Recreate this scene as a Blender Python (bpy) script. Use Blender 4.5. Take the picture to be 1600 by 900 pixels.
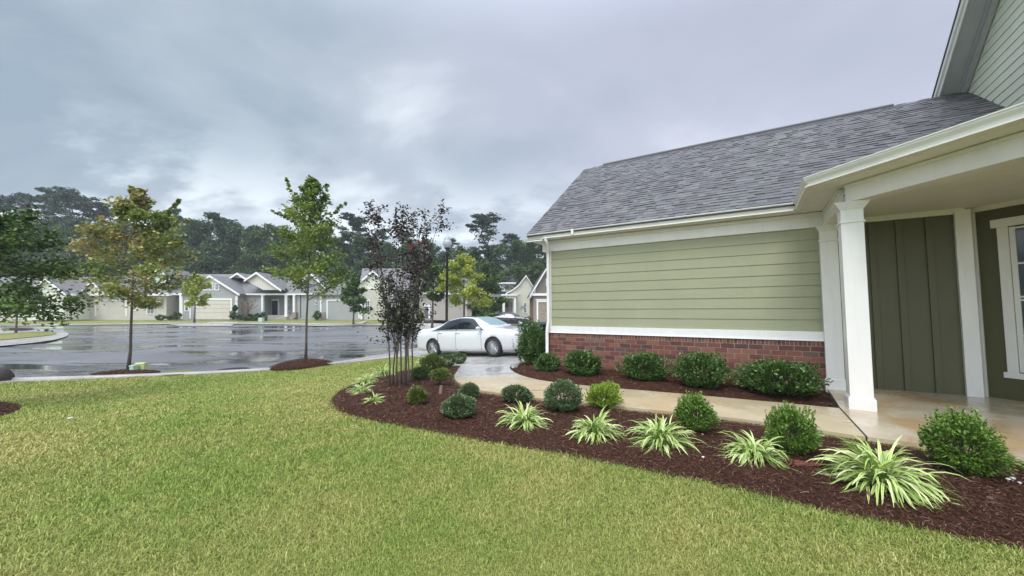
import bpy, bmesh, math, random
import numpy as np
from mathutils import Vector, Matrix, geometry
R = math.radians
for o in list(bpy.data.objects): bpy.data.objects.remove(o)
C = bpy.context.scene.collection
sc = bpy.context.scene

# ------------------------------------------------------------------ camera
CZ = 1.45; F = 600.0; PITCH = math.atan(37/600.0)
cam = bpy.data.cameras.new('camera'); camo = bpy.data.objects.new('camera', cam); C.objects.link(camo)
camo.location = (0, 0, CZ); camo.rotation_euler = (math.pi/2 + PITCH, 0, 0)
cam.sensor_width = 36; cam.lens = 36*F/1600; cam.clip_start = .05; cam.clip_end = 2000
sc.camera = camo

# ------------------------------------------------------------------ light
SUN_EL, SUN_AZ = R(52), R(205)          # azimuth clockwise from +Y
w = bpy.data.worlds.new("World"); sc.world = w; w.use_nodes = True
nt = w.node_tree; nt.nodes.clear()
def N(t, **k):
    n = nt.nodes.new(t)
    for a, b in k.items(): setattr(n, a, b)
    return n
sky = N('ShaderNodeTexSky', sky_type='NISHITA', sun_disc=False, sun_elevation=SUN_EL, sun_rotation=SUN_AZ)
bg1 = N('ShaderNodeBackground'); bg1.inputs[1].default_value = .10
nt.links.new(sky.outputs[0], bg1.inputs[0])
tc = N('ShaderNodeTexCoord')
sep = N('ShaderNodeSeparateXYZ'); nt.links.new(tc.outputs['Generated'], sep.inputs[0])
def M2(op, a, b=None, clamp=False):
    n = N('ShaderNodeMath', operation=op); n.use_clamp = clamp
    for i, v in enumerate((a, b)):
        if v is None: continue
        if isinstance(v, (int, float)): n.inputs[i].default_value = v
        else: nt.links.new(v, n.inputs[i])
    return n.outputs[0]
zz = M2('ADD', M2('MAXIMUM', sep.outputs[2], 0.0), .40)
cx = M2('DIVIDE', sep.outputs[0], zz); cy = M2('DIVIDE', sep.outputs[1], zz)
cmb = N('ShaderNodeCombineXYZ'); nt.links.new(cx, cmb.inputs[0]); nt.links.new(cy, cmb.inputs[1])
mp = N('ShaderNodeMapping'); nt.links.new(cmb.outputs[0], mp.inputs[0])
mp.inputs['Rotation'].default_value = (0, 0, R(-32)); mp.inputs['Scale'].default_value = (1.35, 1.9, 1); mp.inputs['Location'].default_value = (3.1, 1.7, 0)
n1 = N('ShaderNodeTexNoise'); nt.links.new(mp.outputs[0], n1.inputs[0])
n1.inputs['Scale'].default_value = .95; n1.inputs['Detail'].default_value = 8; n1.inputs['Roughness'].default_value = .52; n1.inputs['Distortion'].default_value = .35
rp = N('ShaderNodeValToRGB'); nt.links.new(n1.outputs[0], rp.inputs[0])
cr = rp.color_ramp
SK = .61
cr.elements[0].position = .36; cr.elements[0].color = (.33*SK, .42*SK, .505*SK, 1)
cr.elements[1].position = .66; cr.elements[1].color = (.80*SK, .88*SK, .95*SK, 1)
e = cr.elements.new(.45); e.color = (.42*SK, .50*SK, .58*SK, 1)
e = cr.elements.new(.55); e.color = (.52*SK, .585*SK, .67*SK, 1)
# bright breaks low over the trees
n2 = N('ShaderNodeTexNoise'); nt.links.new(mp.outputs[0], n2.inputs[0])
n2.inputs['Scale'].default_value = 1.7; n2.inputs['Detail'].default_value = 6; n2.inputs['Roughness'].default_value = .55
low = N('ShaderNodeMapRange'); low.interpolation_type = 'SMOOTHSTEP'; nt.links.new(sep.outputs[2], low.inputs[0])
for i, v in enumerate((.42, .12, 0, 1)): low.inputs[1+i].default_value = v
brk = N('ShaderNodeMapRange'); brk.interpolation_type = 'SMOOTHSTEP'; nt.links.new(n2.outputs[0], brk.inputs[0])
for i, v in enumerate((.45, .60, 0, 1)): brk.inputs[1+i].default_value = v
bm_ = M2('MULTIPLY', low.outputs[0], brk.outputs[0])
mxb = N('ShaderNodeMix', data_type='RGBA'); nt.links.new(bm_, mxb.inputs[0]); nt.links.new(rp.outputs[0], mxb.inputs[6]); mxb.inputs[7].default_value = (1.08*SK, 1.18*SK, 1.24*SK, 1)
# lilac towards the upper right
lil = N('ShaderNodeMapRange'); lil.interpolation_type = 'SMOOTHSTEP'
nt.links.new(M2('ADD', sep.outputs[0], M2('MULTIPLY', sep.outputs[2], .9)), lil.inputs[0])
for i, v in enumerate((-.1, .9, 0, 1)): lil.inputs[1+i].default_value = v
mxl = N('ShaderNodeMix', data_type='RGBA'); nt.links.new(M2('MULTIPLY', lil.outputs[0], .62), mxl.inputs[0])
nt.links.new(mxb.outputs[2], mxl.inputs[6]); mxl.inputs[7].default_value = (.60*SK, .60*SK, .75*SK, 1)
# overcast sky: brighter overhead than near the horizon
zen = N('ShaderNodeMapRange'); zen.interpolation_type = 'SMOOTHSTEP'; nt.links.new(sep.outputs[2], zen.inputs[0])
for i, v in enumerate((.56, .95, 1.0, 3.2)): zen.inputs[1+i].default_value = v
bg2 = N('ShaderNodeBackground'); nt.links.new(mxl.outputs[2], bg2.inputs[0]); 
# sky on the sun's side, out of view: glow added to lift camera-facing surfaces
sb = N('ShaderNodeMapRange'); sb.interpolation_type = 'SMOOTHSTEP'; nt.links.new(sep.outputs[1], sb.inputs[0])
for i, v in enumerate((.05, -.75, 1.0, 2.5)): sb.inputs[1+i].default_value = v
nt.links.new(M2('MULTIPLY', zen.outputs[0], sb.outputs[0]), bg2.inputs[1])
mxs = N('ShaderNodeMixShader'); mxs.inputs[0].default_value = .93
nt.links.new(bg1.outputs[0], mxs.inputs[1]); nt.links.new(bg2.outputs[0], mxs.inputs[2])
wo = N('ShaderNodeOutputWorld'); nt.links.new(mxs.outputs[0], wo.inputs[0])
w.cycles.sampling_method = 'MANUAL'; w.cycles.sample_map_resolution = 512

sl = bpy.data.lights.new('sun', 'SUN'); sl.energy = 1.0; sl.angle = R(25); sl.color = (1, .965, .91)
so = bpy.data.objects.new('sun', sl); C.objects.link(so)
sd = Vector((math.sin(SUN_AZ)*math.cos(SUN_EL), math.cos(SUN_AZ)*math.cos(SUN_EL), math.sin(SUN_EL)))
so.rotation_euler = (-sd).to_track_quat('-Z', 'Y').to_euler()
sc.view_settings.view_transform = 'Standard'; sc.view_settings.look = 'None'
sc.view_settings.exposure = 0.82; sc.view_settings.gamma = 1; sc.view_settings.use_curve_mapping = False
sc.cycles.max_bounces = 6; sc.cycles.diffuse_bounces = 4; sc.cycles.glossy_bounces = 3; sc.cycles.transmission_bounces = 4
sc.cycles.transparent_max_bounces = 8; sc.cycles.caustics_reflective = False; sc.cycles.caustics_refractive = False
sc.cycles.sample_clamp_indirect = 4

# ------------------------------------------------------------------ materials
MATS = {}
class MM:
    def __init__(s, name):
        s.m = bpy.data.materials.new(name); s.m.use_nodes = True; s.t = s.m.node_tree
        s.b = s.t.nodes['Principled BSDF']; s.out = s.t.nodes['Material Output']
        MATS[name] = s.m
    def n(s, t, **k):
        n = s.t.nodes.new(t)
        for a, b in k.items(): setattr(n, a, b)
        return n
    def l(s, a, b): s.t.links.new(a, b)
    def coord(s, kind='Object', scale=(1, 1, 1)):
        t = s.n('ShaderNodeTexCoord'); m = s.n('ShaderNodeMapping'); s.l(t.outputs[kind], m.inputs[0]); m.inputs['Scale'].default_value = scale
        return m.outputs[0]
    def wcoord(s, scale=(1, 1, 1)):
        t = s.n('ShaderNodeNewGeometry'); m = s.n('ShaderNodeMapping'); s.l(t.outputs['Position'], m.inputs[0]); m.inputs['Scale'].default_value = scale
        return m.outputs[0]
    def noise(s, co, scale, detail=4, rough=.5, dist=0):
        n = s.n('ShaderNodeTexNoise'); s.l(co, n.inputs[0]); n.inputs['Scale'].default_value = scale; n.inputs['Detail'].default_value = detail
        n.inputs['Roughness'].default_value = rough; n.inputs['Distortion'].default_value = dist
        return n.outputs[0]
    def ramp(s, fac, stops):
        r = s.n('ShaderNodeValToRGB'); s.l(fac, r.inputs[0]); c = r.color_ramp
        c.elements[0].position = stops[0][0]; c.elements[0].color = (*stops[0][1], 1)
        c.elements[1].position = stops[-1][0]; c.elements[1].color = (*stops[-1][1], 1)
        for p, col in stops[1:-1]: c.elements.new(p).color = (*col, 1)
        return r.outputs[0]
    def mr(s, v, a, b, c, d):
        m = s.n('ShaderNodeMapRange'); s.l(v, m.inputs[0])
        for i, q in enumerate((a, b, c, d)): m.inputs[1+i].default_value = q
        return m.outputs[0]
    def mix(s, fac, a, b, blend='MIX'):
        m = s.n('ShaderNodeMix', data_type='RGBA', blend_type=blend)
        for v, i in ((fac, 0), (a, 6), (b, 7)):
            if isinstance(v, (int, float)): m.inputs[i].default_value = v
            elif isinstance(v, tuple): m.inputs[i].default_value = (*v, 1)
            else: s.l(v, m.inputs[i])
        return m.outputs[2]
    def math(s, op, a, b=None, clamp=False):
        n = s.n('ShaderNodeMath', operation=op); n.use_clamp = clamp
        for i, v in enumerate((a, b)):
            if v is None: continue
            if isinstance(v, (int, float)): n.inputs[i].default_value = v
            else: s.l(v, n.inputs[i])
        return n.outputs[0]
    def col(s, v):
        if isinstance(v, tuple): s.b.inputs['Base Color'].default_value = (*v, 1)
        else: s.l(v, s.b.inputs['Base Color'])
    def rough(s, v):
        if isinstance(v, (int, float)): s.b.inputs['Roughness'].default_value = v
        else: s.l(v, s.b.inputs['Roughness'])
    def bump(s, h, strength=.3, dist=.02):
        b = s.n('ShaderNodeBump'); b.inputs['Strength'].default_value = strength; b.inputs['Distance'].default_value = dist
        s.l(h, b.inputs['Height']); s.l(b.outputs[0], s.b.inputs['Normal'])
    def island(s):
        return s.n('ShaderNodeNewGeometry').outputs['Random Per Island']

def paint(name, col, rough=.45, var=.06, nscale=3, bump=.0, metal=0, coat=0):
    m = MM(name); co = m.coord()
    f = m.noise(co, nscale, 5, .6)
    lo = tuple(c*(1-var) for c in col); hi = tuple(min(1, c*(1+var)) for c in col)
    c = m.ramp(f, [(.3, lo), (.7, hi)])
    if 'trim' in name or 'gutter' in name or 'soffit' in name:   # rain streaks and grime
        c = m.mix(m.mr(m.noise(m.coord(scale=(9, 9, .8)), 1, 5, .65), .48, .75, 0, .20), c, tuple(x*.62 for x in col))
    m.col(c); m.rough(rough)
    m.b.inputs['Metallic'].default_value = metal
    if coat: m.b.inputs['Coat Weight'].default_value = coat; m.b.inputs['Coat Roughness'].default_value = .05
    if bump: m.bump(m.noise(co, nscale*25, 3), bump, .003)
    return m.m

def leafmat(name, stops, trans=.3, rough=.45, patch=None, pscale=1.2):
    """leaves: every leaf its own tone, plus larger patches of a second tone"""
    m = MM(name)
    c = m.ramp(m.island(), stops)
    if patch:
        f = m.mr(m.noise(m.coord(), pscale, 2), .46, .58, 0, 1)
        c = m.mix(f, c, m.ramp(m.island(), patch))
    m.col(c); m.rough(rough); m.b.inputs['Specular IOR Level'].default_value = .4
    tr = m.n('ShaderNodeBsdfTranslucent'); m.l(c, tr.inputs[0])
    mx = m.n('ShaderNodeMixShader'); mx.inputs[0].default_value = trans
    m.l(m.b.outputs[0], mx.inputs[1]); m.l(tr.outputs[0], mx.inputs[2]); m.l(mx.outputs[0], m.out.inputs[0])
    return m.m

white = paint('white_trim_paint', (.77, .76, .73), .4, .03, 2, .05)
cream = paint('cream_gutter_paint', (.72, .72, .67), .35, .05, 2)
soffitm = paint('cream_soffit_paint', (.76, .75, .69), .55, .04, 2)
greym = paint('grey_soffit_paint', (.42, .43, .44), .5, .05, 2)
black = paint('black_metal', (.012, .012, .013), .35, .2, 5)
dark = paint('dark_interior', (.012, .014, .018), .5, .2, 5)
rubber = paint('tyre_rubber', (.018, .018, .018), .7, .15, 8)
alloy = paint('alloy_wheel', (.62, .63, .65), .28, .05, 8, metal=.85)
# lap siding, wood grain embossed
def siding(name, col, bump=.12):
    m = MM(name); co = m.coord(scale=(1, 1, 1))
    big = m.noise(co, .8, 4, .6); g = m.noise(m.coord(scale=(2, 2, 60)), 4, 4, .6)
    c = m.mix(m.mr(big, .3, .7, 0, 1), tuple(x*.93 for x in col), tuple(x*1.05 for x in col))
    # faint rain streaks down the boards
    st = m.noise(m.coord(scale=(14, 14, .6)), 1, 4, .6)
    c = m.mix(m.mr(st, .5, .75, 0, .16), c, tuple(x*.72 for x in col))
    m.col(c); m.rough(.5); m.bump(g, bump, .004)
    return m.m
sage = siding('sage_green_siding', (.305, .312, .190))
olive = siding('dark_olive_board', (.084, .082, .033), .15)
palesid = siding('pale_gable_siding', (.66, .69, .56))
# bricks and mortar
m = MM('red_brick'); isl = m.island(); co = m.coord()
c = m.ramp(isl, [(0, (.085, .030, .022)), (.25, (.145, .045, .032)), (.6, (.215, .074, .045)), (.82, (.26, .105, .066)), (.9, (.065, .036, .032)), (1, (.20, .13, .10))])
c = m.mix(m.mr(m.noise(co, 30, 5, .7), .35, .75, 0, .5), c, (.12, .05, .04))
c = m.mix(m.mr(m.noise(co, 9, 4, .7), .62, .8, 0, .22), c, (.36, .30, .26))
m.col(c); m.rough(.8); m.bump(m.noise(co, 90, 4, .7), .5, .004); brickm = m.m
m = MM('mortar'); co = m.coord(); m.col(m.ramp(m.noise(co, 12, 5), [(.3, (.27, .22, .18)), (.7, (.40, .34, .28))])); m.rough(.9); m.bump(m.noise(co, 120, 3), .5, .003); mortarm = m.m
# asphalt shingles
m = MM('grey_asphalt_shingles'); isl = m.island(); co = m.coord()
c = m.ramp(isl, [(0, (.070, .069, .071)), (.3, (.095, .093, .095)), (.55, (.118, .115, .117)), (.8, (.140, .136, .137)), (1, (.175, .168, .166))])
c = m.mix(m.mr(m.noise(co, 160, 2, .6), .3, .7, .0, .5), c, (.085, .083, .088))
c = m.mix(m.mr(m.noise(co, .5, 3), .45, .7, 0, .25), c, (.16, .17, .16))
m.col(c); m.rough(.62); m.bump(m.noise(co, 220, 2), .5, .004); shingm = m.m
# far roof
def farroof(name, a, b):
    m = MM(name); br = m.n('ShaderNodeTexBrick'); m.l(m.coord(scale=(1, 1, 1.6)), br.inputs[0])
    br.inputs['Color1'].default_value = (*a, 1); br.inputs['Color2'].default_value = (*b, 1); br.inputs['Mortar'].default_value = (*[x*.7 for x in a], 1)
    br.inputs['Scale'].default_value = 2.2; br.inputs['Mortar Size'].default_value = .01; br.inputs['Bias'].default_value = 0
    co = m.coord(); m.col(m.mix(m.mr(m.noise(co, 3, 5, .7), .35, .7, 0, .45), br.outputs[0], tuple(x*.75 for x in a))); m.rough(.55)
    return m.m
froof = farroof('weathered_grey_shingles', (.155, .153, .148), (.205, .20, .194))
def farlap(name, col, pitch=6.0):
    m = MM(name); wv = m.n('ShaderNodeTexWave', wave_type='BANDS', bands_direction='Z', wave_profile='SAW')
    m.l(m.coord(), wv.inputs[0]); wv.inputs['Scale'].default_value = pitch/ (2*math.pi) * 3.2; wv.inputs['Distortion'].default_value = 0
    m.col(m.mix(m.mr(wv.outputs[1], 0, .12, .35, 0), m.ramp(m.noise(m.coord(), 2, 4), [(.3, tuple(x*.92 for x in col)), (.7, col)]), tuple(x*.5 for x in col)))
    m.rough(.55); m.bump(wv.outputs[1], .4, .02); return m.m
def farbatten(name, col):
    m = MM(name); wv = m.n('ShaderNodeTexWave', wave_type='BANDS', bands_direction='X', wave_profile='SIN')
    m.l(m.coord(), wv.inputs[0]); wv.inputs['Scale'].default_value = 1.0
    m.col(m.mix(m.mr(wv.outputs[1], .9, 1, 0, .4), tuple(col), tuple(x*.55 for x in col))); m.rough(.6); return m.m
gsid = farlap('grey_lap_siding', (.35, .36, .345)); csid = farlap('cream_lap_siding', (.52, .50, .42)); tsid = farlap('taupe_lap_siding', (.37, .34, .295))
bbat = farbatten('beige_batten_board', (.58, .56, .47)); brbat = farbatten('brown_batten_board', (.17, .14, .115))
gdoor = farlap('cream_garage_door', (.62, .58, .48), 3); gdoorw = farlap('white_garage_door', (.66, .66, .66), 3); gdoorb = farlap('brown_garage_door', (.13, .108, .09), 3)
m = MM('tan_stone_veneer'); vo = m.n('ShaderNodeTexVoronoi'); m.l(m.coord(scale=(1, 1, 2)), vo.inputs[0]); vo.inputs['Scale'].default_value = 3.2
m.col(m.ramp(m.math('FRACT', m.math('MULTIPLY', vo.outputs['Distance'], 3.0)), [(0, (.15, .11, .085)), (.5, (.28, .22, .17)), (1, (.38, .32, .26))])); m.rough(.8); stone = m.m
m = MM('window_glass'); m.col((.07, .09, .11)); m.rough(.06); m.b.inputs['Specular IOR Level'].default_value = .8; glass = m.m
m = MM('door_paint_navy'); m.col((.015, .025, .045)); m.rough(.35); navy = m.m
m = MM('door_paint_greybrown'); m.col((.12, .10, .10)); m.rough(.4); gbdoor = m.m
# bark
m = MM('bark'); co = m.coord(scale=(1, 1, .25)); m.col(m.ramp(m.noise(co, 25, 6, .7), [(.3, (.045, .036, .03)), (.7, (.13, .11, .09))])); m.rough(.85); m.bump(m.noise(co, 40, 5), .7, .01); bark = m.m
m = MM('pine_bark'); co = m.coord(scale=(1, 1, .25)); m.col(m.ramp(m.noise(co, 5, 6, .7), [(.3, (.06, .045, .04)), (.7, (.15, .12, .10))])); m.rough(.9); pbark = m.m
m = MM('smooth_tan_bark'); co = m.coord(scale=(1, 1, .2)); m.col(m.ramp(m.noise(co, 14, 5, .7), [(.35, (.10, .065, .045)), (.65, (.27, .20, .145))])); m.rough(.55); m.bump(m.noise(co, 30, 4), .3, .004); crbark = m.m
# ------------------------------------------------------------------ object helpers
def tag(o, label=None, cat=None, group=None, kind=None):
    for k, v in (('label', label), ('category', cat), ('group', group), ('kind', kind)):
        if v: o[k] = v
    return o
def empty(name, loc=(0, 0, 0), rz=0):
    o = bpy.data.objects.new(name, None); C.objects.link(o); o.location = loc; o.rotation_euler = (0, 0, rz); o.empty_display_size = .2
    return o
def copy_tree(o, parent=None):
    c = o.copy(); C.objects.link(c); c.parent = parent
    for ch in list(o.children): copy_tree(ch, c)
    return c
class MB:
    """collects polygons and turns them into ONE mesh"""
    def __init__(s): s.v = []; s.f = []; s.mi = []; s.M = None
    def add(s, vs, fs, mi=0):
        b = len(s.v)
        for p in vs:
            p = Vector(p)
            if s.M: p = s.M @ p
            s.v.append(tuple(p))
        for f in fs: s.f.append(tuple(b+i for i in f)); s.mi.append(mi)
        return s
    def box(s, x0, x1, y0, y1, z0, z1, mi=0):
        vs = [(x, y, z) for z in (z0, z1) for y in (y0, y1) for x in (x0, x1)]
        return s.add(vs, [(0, 2, 3, 1), (4, 5, 7, 6), (0, 1, 5, 4), (2, 6, 7, 3), (0, 4, 6, 2), (1, 3, 7, 5)], mi)
    def prism(s, pts, vec, mi=0):
        """polygon pts (3-D) extruded by vec"""
        n = len(pts); vec = Vector(vec); a = [Vector(p) for p in pts]; b = [p+vec for p in a]
        nrm = Vector((0, 0, 0))
        for i in range(n): nrm += a[i].cross(a[(i+1) % n])
        if nrm.dot(vec) > 0: front, back = tuple(range(n-1, -1, -1)), tuple(range(n, 2*n))
        else: front, back = tuple(range(n)), tuple(range(2*n-1, n-1, -1))
        fs = [front, back]
        for i in range(n):
            j = (i+1) % n
            q = (i, j, n+j, n+i)
            if nrm.dot(vec) <= 0: q = q[::-1]
            fs.append(q)
        return s.add(a+b, fs, mi)
    def tube(s, pts, rad, seg=8, cap=True, mi=0):
        pts = [Vector(p) for p in pts]; n = len(pts); vs = []
        if not hasattr(rad, '__len__'): rad = [rad]*n
        up = Vector((0, 0, 1)); prev = None
        for i, p in enumerate(pts):
            t = (pts[min(i+1, n-1)]-pts[max(i-1, 0)]).normalized()
            if prev is None: a = t.orthogonal().normalized()
            else: a = (prev - t*prev.dot(t)); a = a.normalized() if a.length > 1e-6 else t.orthogonal().normalized()
            prev = a; b = t.cross(a)
            for k in range(seg):
                an = 2*math.pi*k/seg; vs.append(p+(a*math.cos(an)+b*math.sin(an))*rad[i])
        fs = []
        for i in range(n-1):
            for k in range(seg):
                k2 = (k+1) % seg; fs.append((i*seg+k, i*seg+k2, (i+1)*seg+k2, (i+1)*seg+k))
        if cap: fs.append(tuple(range(seg-1, -1, -1))); fs.append(tuple((n-1)*seg+k for k in range(seg)))
        return s.add(vs, fs, mi)
    def lathe(s, prof, cen=(0, 0, 0), axis='z', seg=24, mi=0):
        vs = []; n = len(prof); c = Vector(cen)
        for r, h in prof:
            for k in range(seg):
                a = 2*math.pi*k/seg
                if axis == 'z': vs.append(c+Vector((r*math.cos(a), r*math.sin(a), h)))
                else: vs.append(c+Vector((r*math.cos(a), h, r*math.sin(a))))
        fs = []
        for i in range(n-1):
            for k in range(seg):
                k2 = (k+1) % seg; q = (i*seg+k, i*seg+k2, (i+1)*seg+k2, (i+1)*seg+k)
                fs.append(q if axis == 'z' else q[::-1])
        return s.add(vs, fs, mi)
    def build(s, name, mats, parent=None, smooth=False, bevel=0):
        me = bpy.data.meshes.new(name); me.from_pydata(s.v, [], s.f)
        if not isinstance(mats, (list, tuple)): mats = [mats]
        for m_ in mats: me.materials.append(m_)
        if len(mats) > 1: me.polygons.foreach_set('material_index', s.mi)
        if smooth: me.polygons.foreach_set('use_smooth', [True]*len(me.polygons))
        me.update()
        o = bpy.data.objects.new(name, me); C.objects.link(o); o.parent = parent
        if bevel:
            b = o.modifiers.new('bevel', 'BEVEL'); b.width = bevel; b.segments = 2; b.limit_method = 'ANGLE'; b.angle_limit = R(40)
        return o
def meshnp(name, V, Fq, mats, parent=None, smooth=False, mi=None):
    """V (n,3), Fq (m,k) arrays -> one mesh object, fast"""
    me = bpy.data.meshes.new(name); nf, k = Fq.shape
    me.vertices.add(len(V)); me.vertices.foreach_set('co', V.astype(np.float32).ravel())
    me.loops.add(nf*k); me.loops.foreach_set('vertex_index', Fq.astype(np.int32).ravel())
    me.polygons.add(nf); me.polygons.foreach_set('loop_start', np.arange(0, nf*k, k, dtype=np.int32)); me.polygons.foreach_set('loop_total', np.full(nf, k, dtype=np.int32))
    if not isinstance(mats, (list, tuple)): mats = [mats]
    for m_ in mats: me.materials.append(m_)
    if mi is not None: me.polygons.foreach_set('material_index', mi.astype(np.int32))
    if smooth: me.polygons.foreach_set('use_smooth', np.ones(nf, dtype=bool))
    me.update(calc_edges=True); me.validate()
    if name is None: return me
    o = bpy.data.objects.new(name, me); C.objects.link(o); o.parent = parent
    return o

# ------------------------------------------------------------------ terrain
def ray(px, py):
    a = (px-800)/F; b = -(py-450)/F
    return np.array([a, math.cos(PITCH)-b*math.sin(PITCH), math.sin(PITCH)+b*math.cos(PITCH)])
def PT(px, py, Y):
    """real place of a measured direction at distance Y"""
    d = ray(px, py); t = Y/d[1]; return Vector((d[0]*t, Y, CZ+d[2]*t))
KERB = np.array([(-60, 12.5), (-25, 10.4), (-17, 10.6), (-13.5, 10.75), (-10.3, 11.5), (-8.2, 12.35), (-6.6, 13.5), (-5.7, 15.1), (-4.9, 17.2), (-4.0, 20), (-2.6, 24), (0, 28.5), (4, 32), (12, 34.5), (60, 36)], float)
YARD = np.vstack([KERB, [(60, -30), (-60, -30)]])
def inpoly(P, poly):
    x, y = P[..., 0], P[..., 1]; c = np.zeros(x.shape, bool); n = len(poly)
    for i in range(n):
        x0, y0 = poly[i]; x1, y1 = poly[(i+1) % n]
        if y0 == y1: continue
        c ^= ((y0 > y) != (y1 > y)) & (x < (x1-x0)*(y-y0)/(y1-y0)+x0)
    return c
def segdist(P, line):
    d = np.full(P.shape[:-1], 1e9)
    for a, b in zip(line[:-1], line[1:]):
        ab = b-a; t = np.clip(((P-a)@ab)/(ab@ab), 0, 1); q = a+t[..., None]*ab
        d = np.minimum(d, np.hypot(P[..., 0]-q[..., 0], P[..., 1]-q[..., 1]))
    return d
def G(x, y):
    P = np.stack([np.asarray(x, float), np.asarray(y, float)], -1); X, Y = P[..., 0], P[..., 1]
    zl = np.interp(Y, [-50, 13, 27, 37, 42, 48, 60, 120, 400], [-.45, -.45, -.2, .2, .38, .62, 1.0, 1.8, 2.5])
    zr = np.interp(Y, [-50, 13, 20, 41, 60, 120, 400], [-.42, -.42, -.33, -.05, .1, .6, 2])
    k = np.clip(((X/np.maximum(Y, 8))+.42)/.36, 0, 1); k = k*k*(3-2*k)
    s = zl*(1-k)+zr*k
    d = np.clip(segdist(P, KERB)/9.0, 0, 1); d = d*d*(3-2*d)
    ins = inpoly(P, YARD)
    return np.where(ins, s*(1-d)+0.0*d, s)
def g1(x, y): return float(G(x, y))
def W(px, py, dz=0.0):
    """measured direction -> place on the ground"""
    d = ray(px, py); t = 1.0; 
    for _ in range(60):
        if d[2] >= -1e-4: return None
        z = g1(d[0]*t, d[1]*t)+dz
        t += .7*((z-CZ)/d[2]-t)
    return (d[0]*t, d[1]*t)
def WP(lst): return [W(*p) for p in lst]
def smoothpoly(pts, n=5, closed=True):
    """Catmull-Rom through points"""
    P = [np.array(p, float) for p in pts]; out = []; L = len(P)
    rng = range(L) if closed else range(L-1)
    for i in rng:
        if closed: a, b, c, d = P[(i-1) % L], P[i], P[(i+1) % L], P[(i+2) % L]
        else: a, b, c, d = P[max(i-1, 0)], P[i], P[i+1], P[min(i+2, L-1)]
        for k in range(n):
            t = k/n; out.append(.5*((2*b)+(-a+c)*t+(2*a-5*b+4*c-d)*t*t+(-a+3*b-3*c+d)*t**3))
    if not closed: out.append(P[-1])
    return [tuple(p) for p in out]
def densify(pts, step):
    out = []
    for i in range(len(pts)):
        a = np.array(pts[i]); b = np.array(pts[(i+1) % len(pts)]); n = max(1, int(np.hypot(*(b-a))/step))
        for k in range(n): out.append(tuple(a+(b-a)*k/n))
    return out
def sheet(name, pts, dz, mat, step=.5, thick=0, zfun=None, parent=None, holes=()):
    """a surface that follows the ground, outline pts (x, y)"""
    pts = densify(pts, step); A = np.array(pts); lo, hi = A.min(0), A.max(0)
    gx, gy = np.meshgrid(np.arange(lo[0]+step*.5, hi[0], step), np.arange(lo[1]+step*.5, hi[1], step)); gp = np.stack([gx.ravel(), gy.ravel()], -1)
    if len(gp):
        gp = gp[inpoly(gp, A)]; gp = gp[segdist(gp, np.vstack([A, A[:1]])) > step*.3]
    vs = [Vector(p) for p in pts]+[Vector(p) for p in gp]; n = len(pts)
    r = geometry.delaunay_2d_cdt(vs, [(i, (i+1) % n) for i in range(n)], [], 1, 1e-5)
    V2 = np.array([tuple(v) for v in r[0]]); z = (zfun(V2[:, 0], V2[:, 1]) if zfun else G(V2[:, 0], V2[:, 1]))+dz
    mb = MB(); mb.v = [(a, b, c) for (a, b), c in zip(V2, z)]
    fs = []
    for f in r[2]:
        p = [V2[i] for i in f]; ar = (p[1][0]-p[0][0])*(p[2][1]-p[0][1])-(p[1][1]-p[0][1])*(p[2][0]-p[0][0])
        fs.append(tuple(f) if ar > 0 else tuple(f)[::-1])
    mb.f = fs; mb.mi = [0]*len(fs)
    if thick:
        A2 = A if True else None
        area = sum(A[i][0]*A[(i+1) % n][1]-A[(i+1) % n][0]*A[i][1] for i in range(n))
        zz_ = (zfun(A[:, 0], A[:, 1]) if zfun else G(A[:, 0], A[:, 1]))+dz
        for i in range(n):
            j = (i+1) % n
            q = [(A[i][0], A[i][1], zz_[i]), (A[j][0], A[j][1], zz_[j]), (A[j][0], A[j][1], zz_[j]-thick), (A[i][0], A[i][1], zz_[i]-thick)]
            mb.add(q, [(3, 2, 1, 0) if area > 0 else (0, 1, 2, 3)])
    o = mb.build(name, mat, parent); 
    for p in o.data.polygons[:len(fs)]: p.use_smooth = True
    return o

# ground materials
m = MM('lawn_soil'); co = m.wcoord()
c = m.ramp(m.noise(co, .45, 4, .6), [(.32, (.175, .205, .045)), (.5, (.245, .25, .062)), (.68, (.31, .275, .085))])
c = m.mix(m.mr(m.noise(co, 28, 4, .7), .3, .75, 0, .65), c, (.11, .13, .03))
m.col(c); m.rough(.9); m.bump(m.noise(co, 60, 4, .7), .8, .03); soil = m.m
m = MM('grass_blades'); co = m.wcoord(); g = m.n('ShaderNodeNewGeometry')
isl = g.outputs['Random Per Island']
pa = m.noise(co, .42, 4, .62); pb = m.noise(co, 2.4, 3, .6)
green = m.ramp(isl, [(0, (.11, .19, .026)), (.6, (.27, .375, .062)), (1, (.50, .55, .145))])
dry = m.ramp(isl, [(0, (.20, .22, .045)), (.5, (.44, .42, .11)), (1, (.74, .64, .29))])
f = m.mr(m.math('ADD', pa, m.math('MULTIPLY', pb, .35)), .57, .81, .05, .85)
c = m.mix(f, green, dry)
m.col(c); m.rough(.5); m.b.inputs['Specular IOR Level'].default_value = .35
tr = m.n('ShaderNodeBsdfTranslucent'); m.l(c, tr.inputs[0]); mx = m.n('ShaderNodeMixShader'); mx.inputs[0].default_value = .25
m.l(m.b.outputs[0], mx.inputs[1]); m.l(tr.outputs[0], mx.inputs[2]); m.l(mx.outputs[0], m.out.inputs[0]); grassm = m.m
m = MM('wet_asphalt'); co = m.wcoord()
c = m.ramp(m.noise(co, .25, 4), [(.35, (.12, .122, .125)), (.65, (.19, .192, .195))])
wet = m.noise(m.wcoord((.30, 1.0, 1)), .42, 5, .6, .5)
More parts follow.
